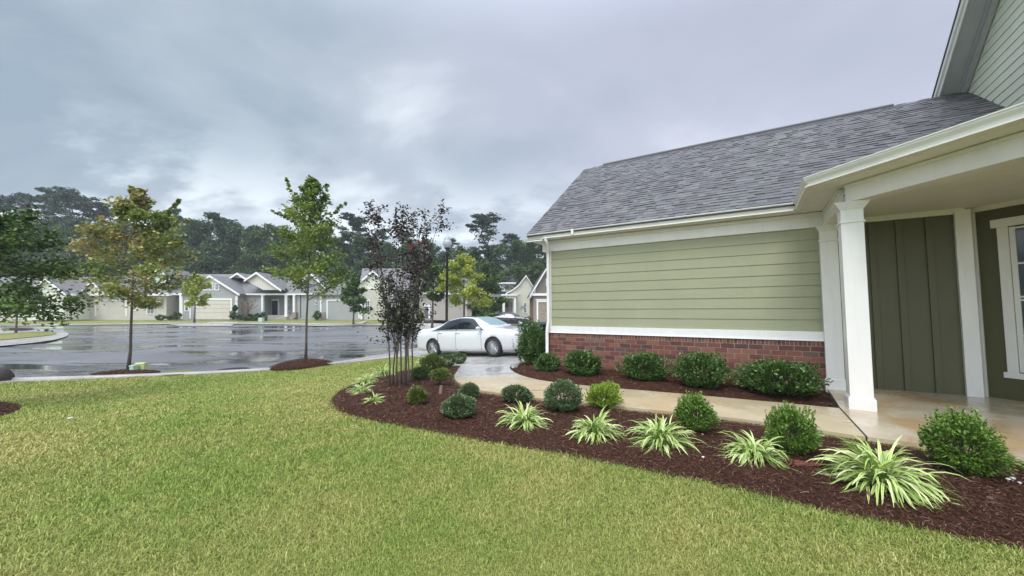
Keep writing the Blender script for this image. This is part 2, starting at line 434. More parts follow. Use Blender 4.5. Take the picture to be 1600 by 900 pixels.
c = m.mix(m.mr(m.noise(co, 90, 3, .7), .4, .8, 0, .5), c, (.10, .10, .105)); c = m.mix(m.mr(wet, .43, .53, .75, 0), c, (.035, .037, .038)); m.col(c)
m.rough(m.mr(wet, .43, .53, .05, .42)); m.b.inputs['Specular IOR Level'].default_value = 1.0
m.bump(m.math('MULTIPLY', m.noise(m.wcoord((1, 1.6, 1)), 1.3, 6, .7), m.mr(wet, .43, .53, .03, 1)), .6, .06); asphalt = m.m
def concrete(name, cols, stain, sc_=.6, lo=.25, hi=.6, th=(.45, .62)):
    m = MM(name); co = m.wcoord()
    c = m.ramp(m.noise(co, 2.2, 5, .65), [(.3, cols[0]), (.7, cols[1])])
    c = m.mix(m.mr(m.noise(co, sc_, 5, .65, .5), th[0], th[1], 0, 1), c, stain)
    c = m.mix(m.mr(m.noise(co, 140, 3, .7), .4, .75, 0, .35), c, tuple(x*.6 for x in cols[0]))
    if name == 'wet_tan_concrete':      # the clay staining starts past the bend of the walk
        sp = m.n('ShaderNodeSeparateXYZ'); m.l(co, sp.inputs[0])
        c = m.mix(m.mr(m.math('ADD', sp.outputs[1], m.math('MULTIPLY', m.noise(co, 1.1, 5, .6), 1.6)), 8.8, 9.7, 0, 1), c, m.ramp(m.noise(co, 2.5, 5, .65), [(.3, (.37, .36, .325)), (.7, (.47, .455, .42))]))
    m.col(c); m.rough(m.mr(m.noise(co, .9, 5, .6, .3), .38, .62, lo, hi)); m.bump(m.noise(co, 45, 4, .6), .12, .006)
    m.b.inputs['Specular IOR Level'].default_value = .55
    return m.m
conc = concrete('pale_concrete', ((.36, .345, .31), (.48, .46, .42)), (.29, .28, .25))
tanc = concrete('wet_tan_concrete', ((.47, .38, .235), (.57, .475, .31)), (.48, .335, .17), .7, .10, .5)
patc = concrete('wet_patio_concrete', ((.50, .42, .29), (.60, .52, .38)), (.46, .31, .155), .55, .05, .42, (.44, .56))
farc = concrete('far_driveway_concrete', ((.44, .42, .37), (.55, .53, .48)), (.38, .36, .32), .3)
m = MM('shredded_bark_mulch'); co = m.wcoord()
c = m.ramp(m.noise(co, 34, 6, .75, .8), [(.3, (.022, .010, .006)), (.5, (.078, .034, .019)), (.68, (.14, .066, .038))])
m.col(c); m.rough(.9); m.b.inputs['Specular IOR Level'].default_value = .12; m.bump(m.noise(co, 40, 6, .75), 1, .05); mulch = m.m
m = MM('mulch_shreds'); m.col(m.ramp(m.island(), [(0, (.018, .008, .005)), (.4, (.062, .025, .014)), (.75, (.115, .049, .029)), (.93, (.17, .082, .050)), (1, (.28, .19, .14))])); m.rough(.7); m.b.inputs['Specular IOR Level'].default_value = .2; shredm = m.m
m = MM('joint_strip'); m.col((.03, .026, .022)); m.rough(.8); jointm = m.m

# base ground, reaching the horizon
def axis(lo, hi, fine_lo, fine_hi, fs, n):
    a = np.arange(fine_lo, fine_hi, fs)
    l = fine_lo-np.geomspace(fs, fine_lo-lo, n)[::-1]; h = fine_hi+np.geomspace(fs, hi-fine_hi, n)
    return np.concatenate([l, a, [fine_hi], h])
ax_, ay_ = axis(-600, 600, -30, 20, 1.0, 14), axis(-100, 900, -6, 66, 1.0, 14)
gx, gy = np.meshgrid(ax_, ay_); gz = G(gx, gy)-.09
V = np.stack([gx.ravel(), gy.ravel(), gz.ravel()], -1); nx, ny = len(ax_), len(ay_)
i0 = (np.arange(ny-1)[:, None]*nx+np.arange(nx-1)).ravel()
o = meshnp('ground', V, np.stack([i0, i0+1, i0+nx+1, i0+nx], -1), soil, smooth=True); tag(o, kind='structure')

# near lawn (ends at the pavement), street, pavement band
LAWN_EDGE = [(-30, 8.6), (-17, 8.9)] + smoothpoly(WP([(0, 598), (120, 594), (250, 588), (360, 582), (450, 576), (540, 568), (600, 561), (650, 556)]), 4, False) + [(-3.6, 15.5), (-2.9, 15.0), (-2.5, 13.6), (-1.9, 12.2), (-1.35, 11.2), (-.8, 10.9)]
lawn_poly = [(-30, -8), (12, -8), (12, 1), (5.5, 3.2), (3.4, 5.0), (-1.0, 7.5)]
LAWN = LAWN_EDGE + [(-.6, 8.5), (3.5, 5.0), (12, 0.0), (12, -6), (-30, -6)]
o = sheet('lawn', LAWN, 0, soil, .5); tag(o, kind='structure')
STREET = [tuple(p) for p in KERB] + [(60, 46), (14, 45), (4, 44), (0, 42.0)] + WP([(760, 512), (690, 509)]) + WP([(640, 509), (560, 508), (480, 507), (380, 506.5), (270, 506), (150, 507), (60, 508), (-60, 509)]) + [(-60, 36)]
o = sheet('street', STREET, -.02, asphalt, 1.0); tag(o, kind='structure')
k2 = smoothpoly([tuple(p) for p in KERB[1:11]], 5, False)
PAVE = k2 + [(-2.2, 18.5), (-2.6, 15.6)] + LAWN_EDGE[::-1][6:]
o = sheet('pavement', PAVE, .035, conc, .6, .12); tag(o, kind='structure')
# rounded kerb along the street
mb = MB(); mb.tube([(x, y, g1(x, y)+.02) for x, y in k2], .075, 8); o = mb.build('kerb', conc, smooth=True); tag(o, kind='structure')
# driveway
DRIVE = WP([(640, 557)]) + [(-4.4, 17.6), (-3.4, 20.5), (6, 23), (7, 12), (4.5, 9.9), (1.4, 10.9), (.9, 10.7)] + WP([(800, 578), (797, 572), (745, 571), (715, 574)]) + [(-2.0, 12.2), (-2.8, 14.0)]
o = sheet('driveway', DRIVE, .05, conc, .5, .1); tag(o, kind='structure')

# house frame of reference
HU = Vector((-.84992, .52692, 0)).normalized()
HX = -HU; HV = Vector((-HX.y, HX.x, 0)); HO = Vector((5.8459, 7.0759, 0)); HROT = math.atan2(HX.y, HX.x)
def L2W(x, y, z=0): return HO+HX*x+HV*y+Vector((0, 0, z))
def l2(x, y): p = L2W(x, y); return (p.x, p.y)

flat0 = lambda x, y: np.zeros_like(np.asarray(x, float))
# walkway: parallel to the wall, then curving to the driveway
far_side = [l2(-.2, -1.83)] + WP([(1075, 622), (960, 612), (900, 606), (845, 599), (812, 590), (797, 580), (800, 572)])
near_side = WP([(722, 573), (714, 584), (710, 594), (718, 604), (745, 614), (780, 620), (830, 627), (900, 635), (975, 643), (1130, 659), (1230, 673)]) + [l2(-.2, -3.33)]
WALK = smoothpoly(far_side, 4, False)+smoothpoly(near_side, 4, False)
o = sheet('walkway', WALK, .065, tanc, .4, .14); tag(o, kind='structure')
# paler, cleaner end of the walk near the driveway
mwalk = MATS['wet_tan_concrete']
PATIO = [l2(-.185, -3.33), l2(6, -3.33), l2(6, .6), l2(-.1, .6), l2(-.1, -.1), l2(-.185, -1.83)]
o = sheet('patio', PATIO, .068, patc, .5, .14, flat0); tag(o, kind='structure')
mb = MB(); mb.prism([L2W(-.2, -1.83, .0655), L2W(-.185, -1.83, .0655), L2W(-.185, -3.33, .0655), L2W(-.2, -3.33, .0655)], (0, 0, .006)); o = mb.build('walkway_joint', jointm); tag(o, kind='structure')
for pa_, pb_ in (((727, 592), (813, 587)), ((737, 567.5), (800, 565.5)), ((905, 607), (880, 632))):
    A_, B_ = np.array(W(*pa_)), np.array(W(*pb_)); n_ = (B_-A_)/np.hypot(*(B_-A_)); n_ = np.array([-n_[1], n_[0]])*.009
    mb = MB(); K = 10
    for k in range(K):
        q = [A_+(B_-A_)*k/K-n_, A_+(B_-A_)*(k+1)/K-n_, A_+(B_-A_)*(k+1)/K+n_, A_+(B_-A_)*k/K+n_]; mb.add([(a, b, g1(a, b)+.073) for a, b in q], [(0, 1, 2, 3)])
    o = mb.build('walkway_joint', jointm); tag(o, kind='structure')

# mulch beds
def mound(poly, h):
    A = np.array(poly+poly[:1])
    def f(x, y):
        P = np.stack([x, y], -1); d = np.clip(segdist(P, A)/.5, 0, 1)
        return G(x, y)+h*np.sqrt(d)
    return f
BED_LOW = WP([(515, 628), (519, 640), (545, 652), (600, 664), (700, 683), (800, 701), (900, 718), (1000, 738), (1100, 758), (1200, 781), (1300, 806), (1400, 824), (1500, 847), (1600, 866), (1800, 905)])
BED_UP = [(7.5, 2.0), l2(3.0, -3.36), l2(1, -3.36), l2(-.2, -3.36)] + [tuple(np.array(p)) for p in near_side[::-1][1:]] 
BED_BACK = WP([(745, 571), (716, 573.5), (690, 575), (655, 578), (612, 584), (565, 597), (530, 612)])
BED = smoothpoly(BED_LOW, 3, False)+BED_UP[:4]+smoothpoly(near_side[::-1][1:], 3, False)+smoothpoly(BED_BACK, 3, False)
bedf = mound(BED, .05)
o = sheet('mulch_bed', BED, .005, mulch, .14, 0, bedf); tag(o, kind='structure')
WBED = [l2(-.12, .3), l2(-.2, -1.8)] + smoothpoly(WP([(1075, 621), (960, 611), (900, 605), (845, 598), (812, 589), (798, 580), (803, 571), (825, 567), (853, 566)]), 3, False)+[l2(-5.8, .5)]
wbedf = mound(WBED, .07)
o = sheet('wall_mulch_bed', WBED, .01, mulch, .16, 0, wbedf); tag(o, kind='structure')
LB = smoothpoly(WP([(-160, 640), (-80, 628), (0, 629), (28, 633), (32, 640), (10, 650), (-60, 664), (-150, 665)]), 4)
lbedf = mound(LB, .06)
o = sheet('side_mulch_bed', LB, .01, mulch, .2, 0, lbedf); tag(o, kind='structure')
def ring(pts, nm, h=.12):
    p = smoothpoly(WP(pts), 4); f = mound(p, h); o = sheet(nm, p, .045, mulch, .16, 0, f); tag(o, kind='structure'); return p, f
RING1 = ring([(140, 589), (165, 584), (200, 581), (235, 581.5), (252, 584), (230, 588), (190, 590)], 'tree_mulch_ring', .05)
RING2 = ring([(420, 579), (443, 569), (478, 565), (510, 566), (521, 570), (490, 575), (450, 580)], 'tree_mulch_ring', .11)
o = sheet('verge_grass', smoothpoly(WP([(245, 588), (262, 583), (285, 581), (308, 583), (285, 587)]), 3), .05, soil, .3); tag(o, kind='structure')

# shredded bark, many thin strips
def shreds(name, polys, n, seed, seedlen=(.02, .075)):
    rs = np.random.RandomState(seed); cs = []
    for poly, f, k in polys:
        A = np.array(poly); lo, hi = A.min(0), A.max(0); got = []
        while sum(map(len, got)) < k:
            p = rs.rand(k*3, 2)*(hi-lo)+lo; r = np.hypot(p[:, 0], p[:, 1]); keep = inpoly(p, A) & (rs.rand(len(p)) < np.clip((3.5/np.maximum(r, .5))**1.6, .03, 1)); got.append(p[keep])
        p = np.concatenate(got)[:k]; z = f(p[:, 0], p[:, 1]); cs.append(np.column_stack([p, z]))
    P = np.concatenate(cs); n = len(P); r = np.hypot(P[:, 0], P[:, 1]); sc_ = np.clip(r/4, .8, 3)
    th = rs.rand(n)*2*np.pi; tl = (rs.rand(n)-.35)*.6; L = (seedlen[0]+rs.rand(n)**2*(seedlen[1]-seedlen[0]))*np.sqrt(sc_); Wd = (.0018+rs.rand(n)*.0045)*sc_
    d = np.column_stack([np.cos(th)*np.cos(tl), np.sin(th)*np.cos(tl), np.sin(tl)]); s = np.column_stack([-np.sin(th), np.cos(th), (rs.rand(n)-.5)*.8])
    P[:, 2] += .008+rs.rand(n)*.018
    a = P-d*L[:, None]/2; b = P+d*L[:, None]/2; sw = s*Wd[:, None]/2; mid = P+np.column_stack([np.zeros(n), np.zeros(n), L*.08])+s*(rs.rand(n)-.5)[:, None]*.02
    V = np.stack([a-sw*.5, a+sw*.5, mid-sw, mid+sw, b-sw*.3, b+sw*.3], 1).reshape(-1, 3)
    b0 = np.arange(n)*6; Fq = np.concatenate([np.stack([b0, b0+2, b0+3, b0+1], -1), np.stack([b0+2, b0+4, b0+5, b0+3], -1)])
    o = meshnp(name, V, Fq, shredm); tag(o, 'loose shredded brown bark scattered over the mulch beds', 'mulch', kind='stuff')
shreds('loose_bark', [(BED, bedf, 66000), (WBED, wbedf, 12000), (RING1[0], lambda x, y: RING1[1](x, y)+.045, 2500), (RING2[0], lambda x, y: RING2[1](x, y)+.045, 3000), (LB, lbedf, 1500)], 0, 5)

# grass blades
def grass(name, n, seed, label):
    rs = np.random.RandomState(seed); got = []; A = np.array(LAWN); B = np.array(BED); Cc = np.array(WALK); D = np.array(LB); E_ = np.array(DRIVE)
    tot = 0
    while tot < n:
        k = 400000; th = R(90)+(rs.rand(k)-.5)*R(136); u = rs.rand(k); r = 1.3*(17/1.3)**(u**.72)
        p = np.column_stack([np.cos(th)*r, np.sin(th)*r])
        nb = (rs.rand(k)-.5)*.05
        ok = inpoly(p, A) & ~(inpoly(p, B) & (segdist(p, B) > .10*rs.rand(k)**1.5)) & ~inpoly(p, Cc) & ~inpoly(p, D) & ~inpoly(p, E_); got.append(p[ok]); tot += ok.sum()
    p = np.concatenate(got)[:n]; r = np.hypot(p[:, 0], p[:, 1]); z = G(p[:, 0], p[:, 1])
    big = np.clip(r/2.6, .75, 4.2)
    th = rs.rand(n)*2*np.pi; lean = .25+rs.rand(n)*1.0; H = (.018+.015*rs.rand(n))*np.clip(big, .9, 1.5)*(1+.9*(rs.rand(n) < .012)); Wd = (.0012+.0011*rs.rand(n))*big
    dx = np.column_stack([np.cos(th), np.sin(th)]); sx = np.column_stack([-np.sin(th), np.cos(th), np.zeros(n)])*Wd[:, None]
    base = np.column_stack([p, z-.004]); mid = base+np.column_stack([dx*(H*lean*.35)[:, None], H*.6]); tip = base+np.column_stack([dx*(H*lean)[:, None], H*(1.05-.35*lean)])
    V = np.stack([base-sx, base+sx, mid+sx*.75, mid-sx*.75, tip+sx*.12, tip-sx*.12], 1).reshape(-1, 3); b0 = np.arange(n)*6
    Fq = np.concatenate([np.stack([b0, b0+1, b0+2, b0+3], -1), np.stack([b0+3, b0+2, b0+4, b0+5], -1)])
    o = meshnp(name, V, Fq, grassm); tag(o, label, 'grass', kind='stuff')
grass('lawn_grass', 800000, 3, 'short mown lawn grass, green with straw yellow patches')
# ------------------------------------------------------------------ the green house (local frame: x right along the wall, y back, z up)
house = empty('green_house', HO, HROT)
tag(house, 'sage green lap-sided house with brick base, grey roof and white porch columns', 'house')
random.seed(4); XL = -5.70
def HB(): return MB()
# lapped boards
def boards(x0, x1, y, z0, z1, n, face=-1, axis='x'):
    mb = MB(); h = (z1-z0)/n
    for i in range(n):
        a = z0+i*h; t0, t1 = .020, .006
        if axis == 'x':
            cuts = [x0]+([x0+(x1-x0)*random.uniform(.2, .8)] if i % 3 == 1 else [])+[x1]
            for q0, q1 in zip(cuts[:-1], cuts[1:]):
                q1 -= .0015 if q1 != x1 else 0
                mb.prism([(q0, y, a), (q0, y-t0, a), (q0, y-t1, a+h-.001), (q0, y, a+h-.001)], (q1-q0, 0, 0))
        else:
            mb.prism([(y, x0, a), (y-t0, x0, a), (y-t1, x0, a+h-.001), (y, x0, a+h-.001)], (0, x1-x0, 0))
    return mb
core = MB(); core.box(XL+.03, -.03, .01, 7.6, -.3, 3.3); core.box(.0, 1.85, .36, .6, -.3, 3.3)
core.box(-.03, 5.5, 3.0, 7.6, -.3, 3.3); core.build('wall_core', dark, house)
# bricks
def brickwall(name, runs):
    mb = MB(); mo = MB()
    for (ax, a0, a1, fixed, z0, z1) in runs:
        bh, bw, j = .098, .245, .013; z = z0; k = 0
        while z < z1-.02:
            top = z+bh-j
            last = z+bh*1.6 > z1
            if last: bw_, hh = .066, z1-z-.004
            else: bw_, hh = bw, bh-j
            p = a0-(bw_/2 if (k % 2 and not last) else 0)
            while p < a1:
                q0, q1 = max(p, a0), min(p+bw_-j, a1)
                if q1-q0 > .02:
                    d = random.uniform(-.0025, .0025); jz = random.uniform(-.001, .001)
                    if ax == 'x': mb.box(q0, q1, fixed-.012+d, fixed+.04, z+jz, z+hh+jz)
                    else: mb.box(fixed-.012+d, fixed+.04, q0, q1, z+jz, z+hh+jz)
                p += bw_
            z += bh; k += 1
            if last: break
        if ax == 'x': mo.box(a0+.003, a1-.003, fixed-.004, fixed+.05, z0-.1, z1)
        else: mo.box(fixed-.004, fixed+.05, a0+.003, a1-.003, z0-.1, z1)
    o = mb.build(name, brickm, house); o2 = mo.build('mortar', mortarm, o); return o
brickwall('brick_wainscot', [('x', XL, -.10, -.045, -.07, .915), ('y', -.03, 7.6, XL-.005, -.07, .915)])
mb = boards(XL+.05, -.10, -.005, 1.085, 3.03, 9); mb.build('siding', sage, house)
mb = boards(.02, 7.6, XL+.01, 1.085, 6.4, 25, axis='y')
# clip gable boards to the roof line
bmh = bmesh.new(); me = bpy.data.meshes.new('t'); me.from_pydata(mb.v, [], mb.f); bmh.from_mesh(me)
SL = (6.55-3.44)/(3.8+.45)
for s in (1, -1):
    geom = list(bmh.verts)+list(bmh.edges)+list(bmh.faces)
    co = Vector((0, -.45 if s == 1 else 8.05, 3.30)); no = Vector((0, -SL*s, 1)).normalized()
    bmesh.ops.bisect_plane(bmh, geom=geom, plane_co=co, plane_no=no, clear_outer=True)
bmh.to_mesh(me); me.materials.append(sage); o = bpy.data.objects.new('gable_siding', me); C.objects.link(o); o.parent = house
# trims
def trim(name, fn, mat=white, bev=.004):
    q = MB(); fn(q); return q.build(name, mat, house, bevel=bev)
trim('sill_board', lambda q: (q.box(XL-.05, -.10, -.062, -.012, .918, 1.082), q.box(XL-.055, -.10, -.085, -.012, .905, .922)))
trim('side_sill_board', lambda q: q.box(XL-.06, XL-.008, -.012, 7.6, .918, 1.082))
trim('corner_board', lambda q: (q.box(XL-.035, XL+.055, -.052, -.004, 1.082, 3.04), q.box(XL-.038, XL-.004, -.02, .1, 1.082, 3.04)))
def fr(q):
    q.box(XL-.03, .02, -.055, -.003, 3.028, 3.30); q.box(XL-.035, .02, -.085, -.057, 3.235, 3.298); q.box(XL-.04, .02, -.115, -.087, 3.268, 3.299)
trim('frieze_board', fr)
trim('corner_return', lambda q: (q.box(-5.9, XL-.03, -.04, .35, 3.04, 3.3)))
# soffits
GZ = 3.31
P1 = (-.50, -1.98); P2 = (P1[0]+3.9, P1[1]-3.75)         # porch eave line, outer edge
def sof(q):
    q.prism([(-6.15, -.44, GZ), (P1[0], -.44, GZ), (P1[0]+.2, .0, GZ), (-6.15, 0, GZ)], (0, 0, .02))
    q.prism([(P1[0]+.02, -.44, GZ+.001), (P1[0]+.02, P1[1]+.02, GZ+.001), (.16, -1.86, GZ+.001), (.16, 0, GZ+.001), (P1[0]+.2, 0, GZ+.001)], (0, 0, .02))
    q.prism([(P1[0]+.03, P1[1]+.01, GZ+.002), (P2[0], P2[1], GZ+.002), (P2[0]+.75, P2[1]+.6, GZ+.002), (.16, -1.62, GZ+.002)], (0, 0, .02))
    q.box(-6.15, XL, -.44, 7.7, GZ+.003, GZ+.02)
trim('eave_soffit', sof, soffitm, 0)
def ceil(q): q.prism([(-.0, .36, 3.19), (0, -1.75, 3.19), (3.2, -5.0, 3.19), (6, -3, 3.19), (6, .36, 3.19)], (0, 0, .03))
trim('porch_ceiling', ceil, soffitm, 0)
# beams: column to column, then at 45 degrees along the porch edge
def beam(q, a, b, w=.26, z0=3.04, z1=3.31):
    a, b = Vector((*a, 0)), Vector((*b, 0)); d = (b-a).normalized(); n = Vector((-d.y, d.x, 0))*w/2
    q.prism([a-n+Vector((0, 0, z0)), b-n+Vector((0, 0, z0)), b+n+Vector((0, 0, z0)), a+n+Vector((0, 0, z0))], (0, 0, z1-z0-.001))
    n2 = n*1.14; 
    q.prism([a-n2+Vector((0, 0, z1-.05)), b-n2+Vector((0, 0, z1-.05)), b-n*1.002+Vector((0, 0, z1-.05)), a-n*1.002+Vector((0, 0, z1-.05))], (0, 0, .045))
    q.prism([a+n2+Vector((0, 0, z1-.05)), b+n2+Vector((0, 0, z1-.05)), b+n*1.002+Vector((0, 0, z1-.05)), a+n*1.002+Vector((0, 0, z1-.05))], (0, 0, .045))
trim('porch_beam', lambda q: (beam(q, (.07, -.02), (.07, -1.60), .22), beam(q, (.08, -1.72), (3.6, -5.30), .24, 3.045)), white, .003)
# columns
def column(cx, cy, ztop, name):
    q = MB(); h = .128
    q.box(cx-h, cx+h, cy-h, cy+h, .2, ztop-.1)
    q.box(cx-h-.022, cx+h+.022, cy-h-.022, cy+h+.022, .0, .225)
    q.box(cx-h-.012, cx+h+.012, cy-h-.012, cy+h+.012, .225, .245)
    q.box(cx-h-.018, cx+h+.018, cy-h-.018, cy+h+.018, ztop-.30, ztop-.275)
    for k in range(5): e_ = .008+.013*k; q.box(cx-h-e_, cx+h+e_, cy-h-e_, cy+h+e_, ztop-.115+.02*k, ztop-.095+.02*k-.0005)
    q.box(cx-h-.07, cx+h+.07, cy-h-.07, cy+h+.07, ztop-.016, ztop)
    o = q.build(name, white, house, bevel=.004); return o
column(.015, -.01, 3.04, 'column'); column(.055, -1.70, 3.04, 'column')
# board and batten porch wall
def batten(q): 
    q.box(.10, 1.83, .345, .36, .03, 3.17)
trim('porch_wall', batten, olive, 0)
trim('batten', lambda q: [q.box(x-.045, x+.045, .315, .3445, .04, 3.10) for x in (.28, .70, 1.06, 1.44)], olive, .002)
trim('porch_side_wall', lambda q: q.box(.02, .10, .1, .36, .03, 3.17), olive, 0)
trim('porch_frieze', lambda q: (q.box(.1, 1.86, .30, .344, 3.10, 3.19), q.box(.1, 1.86, .27, .30, 3.15, 3.188)), soffitm, .003)
trim('base_flashing', lambda q: q.box(.1, 1.8, .335, .346, .03, .055), dark, 0)
W2 = (1.98, .45); d2 = Vector((.7071, -.7071, 0)); n2_ = Vector((-.7071, -.7071, 0))
def w2p(t, out, z): return Vector((W2[0], W2[1], 0))+d2*t+n2_*out+Vector((0, 0, z))
def w2box(q, t0, t1, o0, o1, z0, z1): q.prism([w2p(t0, o0, z0), w2p(t1, o0, z0), w2p(t1, o1, z0), w2p(t0, o1, z0)], (0, 0, z1-z0))
trim('corner_post', lambda q: (q.box(1.74, 1.93, .285, .40, .03, 3.17), w2box(q, -.12, .055, -.04, .035, .031, 3.168)), white, .004)
trim('bay_wall', lambda q: w2box(q, .055, 2.6, -.2, 0, .03, 3.19), olive, 0)
trim('bay_frieze', lambda q: w2box(q, -.1, 2.6, .002, .04, 3.11, 3.19), soffitm, .003)
q = MB(); w2box(q, .30, .42, .002, .035, .50, 2.80); w2box(q, 1.22, 1.34, .002, .035, .50, 2.80); w2box(q, .24, 1.40, .002, .05, 2.80, 2.93); w2box(q, .26, 1.38, .002, .045, .41, .50)
win = q.build('window', white, house, bevel=.003)
q = MB(); w2box(q, .42, 1.22, .002, .012, .50, 2.80); q.build('pane', glass, win)
q = MB()
for a in (.46, .82, 1.16): w2box(q, a-.012 if a == .82 else a-.03, a+.012 if a == .82 else a+.03, .0125, .028, .52, 2.78)
for z in (.53, 1.08, 1.63, 1.68, 2.2, 2.76): w2box(q, .43, 1.21, .0125, .026, z-.014, z+.014)
q.build('sash', white, win)
# gutter, swept profile
def sweep(q, path, prof, side):
    n = len(path); vs = []
    for i in range(n):
        p = Vector(path[i]); t0 = (Vector(path[i])-Vector(path[i-1])).normalized() if i else None; t1 = (Vector(path[i+1])-Vector(path[i])).normalized() if i < n-1 else None
        if t0 is None: t0 = t1
        if t1 is None: t1 = t0
        n0 = Vector((t0.y, -t0.x))*side; n1 = Vector((t1.y, -t1.x))*side; b = (n0+n1).normalized(); k = 1/max(.3, b.dot(n0))
        for o_, z in prof: vs.append((p.x+b.x*k*o_, p.y+b.y*k*o_, z))
    m_ = len(prof); fs = []
    for i in range(n-1):
        for k in range(m_-1): fs.append((i*m_+k, (i+1)*m_+k, (i+1)*m_+k+1, i*m_+k+1))
    fs.append(tuple(range(m_))); fs.append(tuple((n-1)*m_+k for k in range(m_))[::-1]); q.add(vs, fs)
GP = [(-6.17, -.34), (P1[0]+.11, -.34), (P1[0]+.11, P1[1]+.05), (P2[0]+.08, P2[1]+.09)]
prof = [(-.004, 3.455), (-.004, 3.335), (.055, 3.335), (.062, 3.345), (.072, 3.375), (.094, 3.40), (.106, 3.42), (.108, 3.442), (.118, 3.444), (.118, 3.458), (.104, 3.458), (.098, 3.446), (.06, 3.36), (.004, 3.36), (.004, 3.455)]
q = MB(); sweep(q, GP, prof, 1); gut = q.build('gutter', cream, house)
q = MB(); sweep(q, GP, [(-.03, 3.30), (-.006, 3.30), (-.006, 3.44), (-.03, 3.44), (-.03, 3.30)], 1); q.build('fascia', white, house)
q = MB(); q.box(-4.9, -4.84, -.466, -.335, 3.33, 3.463); q.build('gutter_joint', cream, gut)
# downspout
q = MB()
dp = [(-5.62, -.39, 3.34), (-5.62, -.39, 3.27), (-5.60, -.33, 3.19), (-5.70, -.11, 3.02), (-5.705, -.095, 2.92), (-5.705, -.095, 1.20), (-5.71, -.15, 1.02), (-5.71, -.165, .9), (-5.71, -.165, .12), (-5.70, -.30, .04)]
q.tube(dp, .046, 8); q.build('downspout', cream, house, smooth=True)
# roof deck, rake trim and shingles
YE, YR, ZE, ZR = -.45, 3.8, 3.44, 6.55
def rz(y): return ZE+(y-YE)*SL
q = MB()
for a, b in ((YE, YR), (8.05, YR)):
    za, zb = ZE, ZR
    q.prism([(-6.14, a, za-.05), (-6.14, b, zb-.05), (-6.14, b, zb-.012), (-6.14, a, za-.012)], (6.14+6.0, 0, 0))
q.build('roof_deck', dark, house)
q = MB()
for a, b in ((YE+.02, YR), (8.03, YR)):
    za = rz(YE+.02)
    q.prism([(-6.165, a, za-.20), (-6.165, b, ZR-.20), (-6.165, b, ZR-.016), (-6.165, a, za-.016)], (.022, 0, 0))
    q.prism([(-6.14, a, za-.19), (-6.14, b, ZR-.19), (-6.14, b, ZR-.17), (-6.14, a, za-.17)], (.44, 0, 0))
q.build('rake_board', white, house, bevel=.003)
def shingles(name, x0, x1, frames, lim=None):
    """frames: (origin, dir_along, dir_up, length_up) ; rows of staggered tabs"""
    rs = random.Random(11); mb = MB()
    for (o_, da, du, L, wlen) in frames:
        nrm = da.cross(du).normalized(); row = 0; h = 0.0; e_ = .150
        while h < L:
            p = -rs.random()*.2; top = min(h+e_*1.15, L)
            while p < wlen:
                wd = rs.choice((.10, .12, .15, .18, .22)); a, b = max(p, 0), min(p+wd, wlen); p += wd
                if b-a < .01: continue
                thick = rs.choice((.007, .012, .020)); d0 = rs.uniform(-.006, .006) if h > 0 else 0
                if lim and not lim(o_+da*((a+b)/2)+du*h): continue
                q0 = o_+da*a+du*(h+d0); q1 = o_+da*b+du*(h+d0); q2 = o_+da*b+du*top; q3 = o_+da*a+du*top
                up = nrm*thick
                mb.add([q0+up, q1+up, q2+nrm*.0015, q3+nrm*.0015, q0-nrm*.004, q1-nrm*.004, q2-nrm*.004, q3-nrm*.004],
                       [(0, 1, 2, 3), (4, 5, 1, 0), (5, 6, 2, 1), (7, 4, 0, 3)])
            h += e_; row += 1
    return mb.build(name, shingm, house)
LR = math.hypot(YR-YE, ZR-ZE); du1 = Vector((0, YR-YE, ZR-ZE))/LR; du2 = Vector((0, YR-8.05, ZR-ZE)).normalized()
pz = .2
pd = Vector((1, -.9615, 0)).normalized(); pn = Vector((.693, .72, pz)).normalized()
shingles('shingles', 0, 0, [(Vector((-6.17, YE+.03, ZE+.03)), Vector((1, 0, 0)), du1, LR+.02, 9.36), (Vector((3.19, 8.08, ZE-.02)), Vector((-1, 0, 0)), du2, LR+.03, 9.36)])
q = MB(); q.tube([(-5.45, YR, ZR+.03), (1.95, YR, ZR+.02)], .06, 6); q.build('ridge_vent', MATS['grey_asphalt_shingles'], house)
q = MB()
x = -6.17
while x < 3.1:
    for s in (1, -1): q.prism([(x, YR, ZR+.022), (x+.2, YR, ZR+.012), (x+.2, YR-s*.13, ZR-.078), (x, YR-s*.13, ZR-.068)], (0, 0, .006))
    x += .145
q.build('ridge_cap', shingm, house)
# low porch roof tying into the main slope
q = MB(); a0 = Vector((P1[0]+.02, -.47, ZE+.005)); a1 = Vector((P1[0]+.02, P1[1]+.02, ZE+.005)); a2 = Vector((P2[0], P2[1]+.02, ZE+.005)); yb = .35; b0 = Vector((.5, yb, rz(yb)+.015)); b1 = Vector((6.2, yb, rz(yb)+.015)); b2 = Vector((6.2, P2[1]+.02, ZE+.1))
q.add([a0, a1, b0], [(0, 1, 2)]); q.add([a1, a2, b2, b1, b0], [(0, 1, 2, 3, 4)]); q.build('porch_roof', shingm, house)
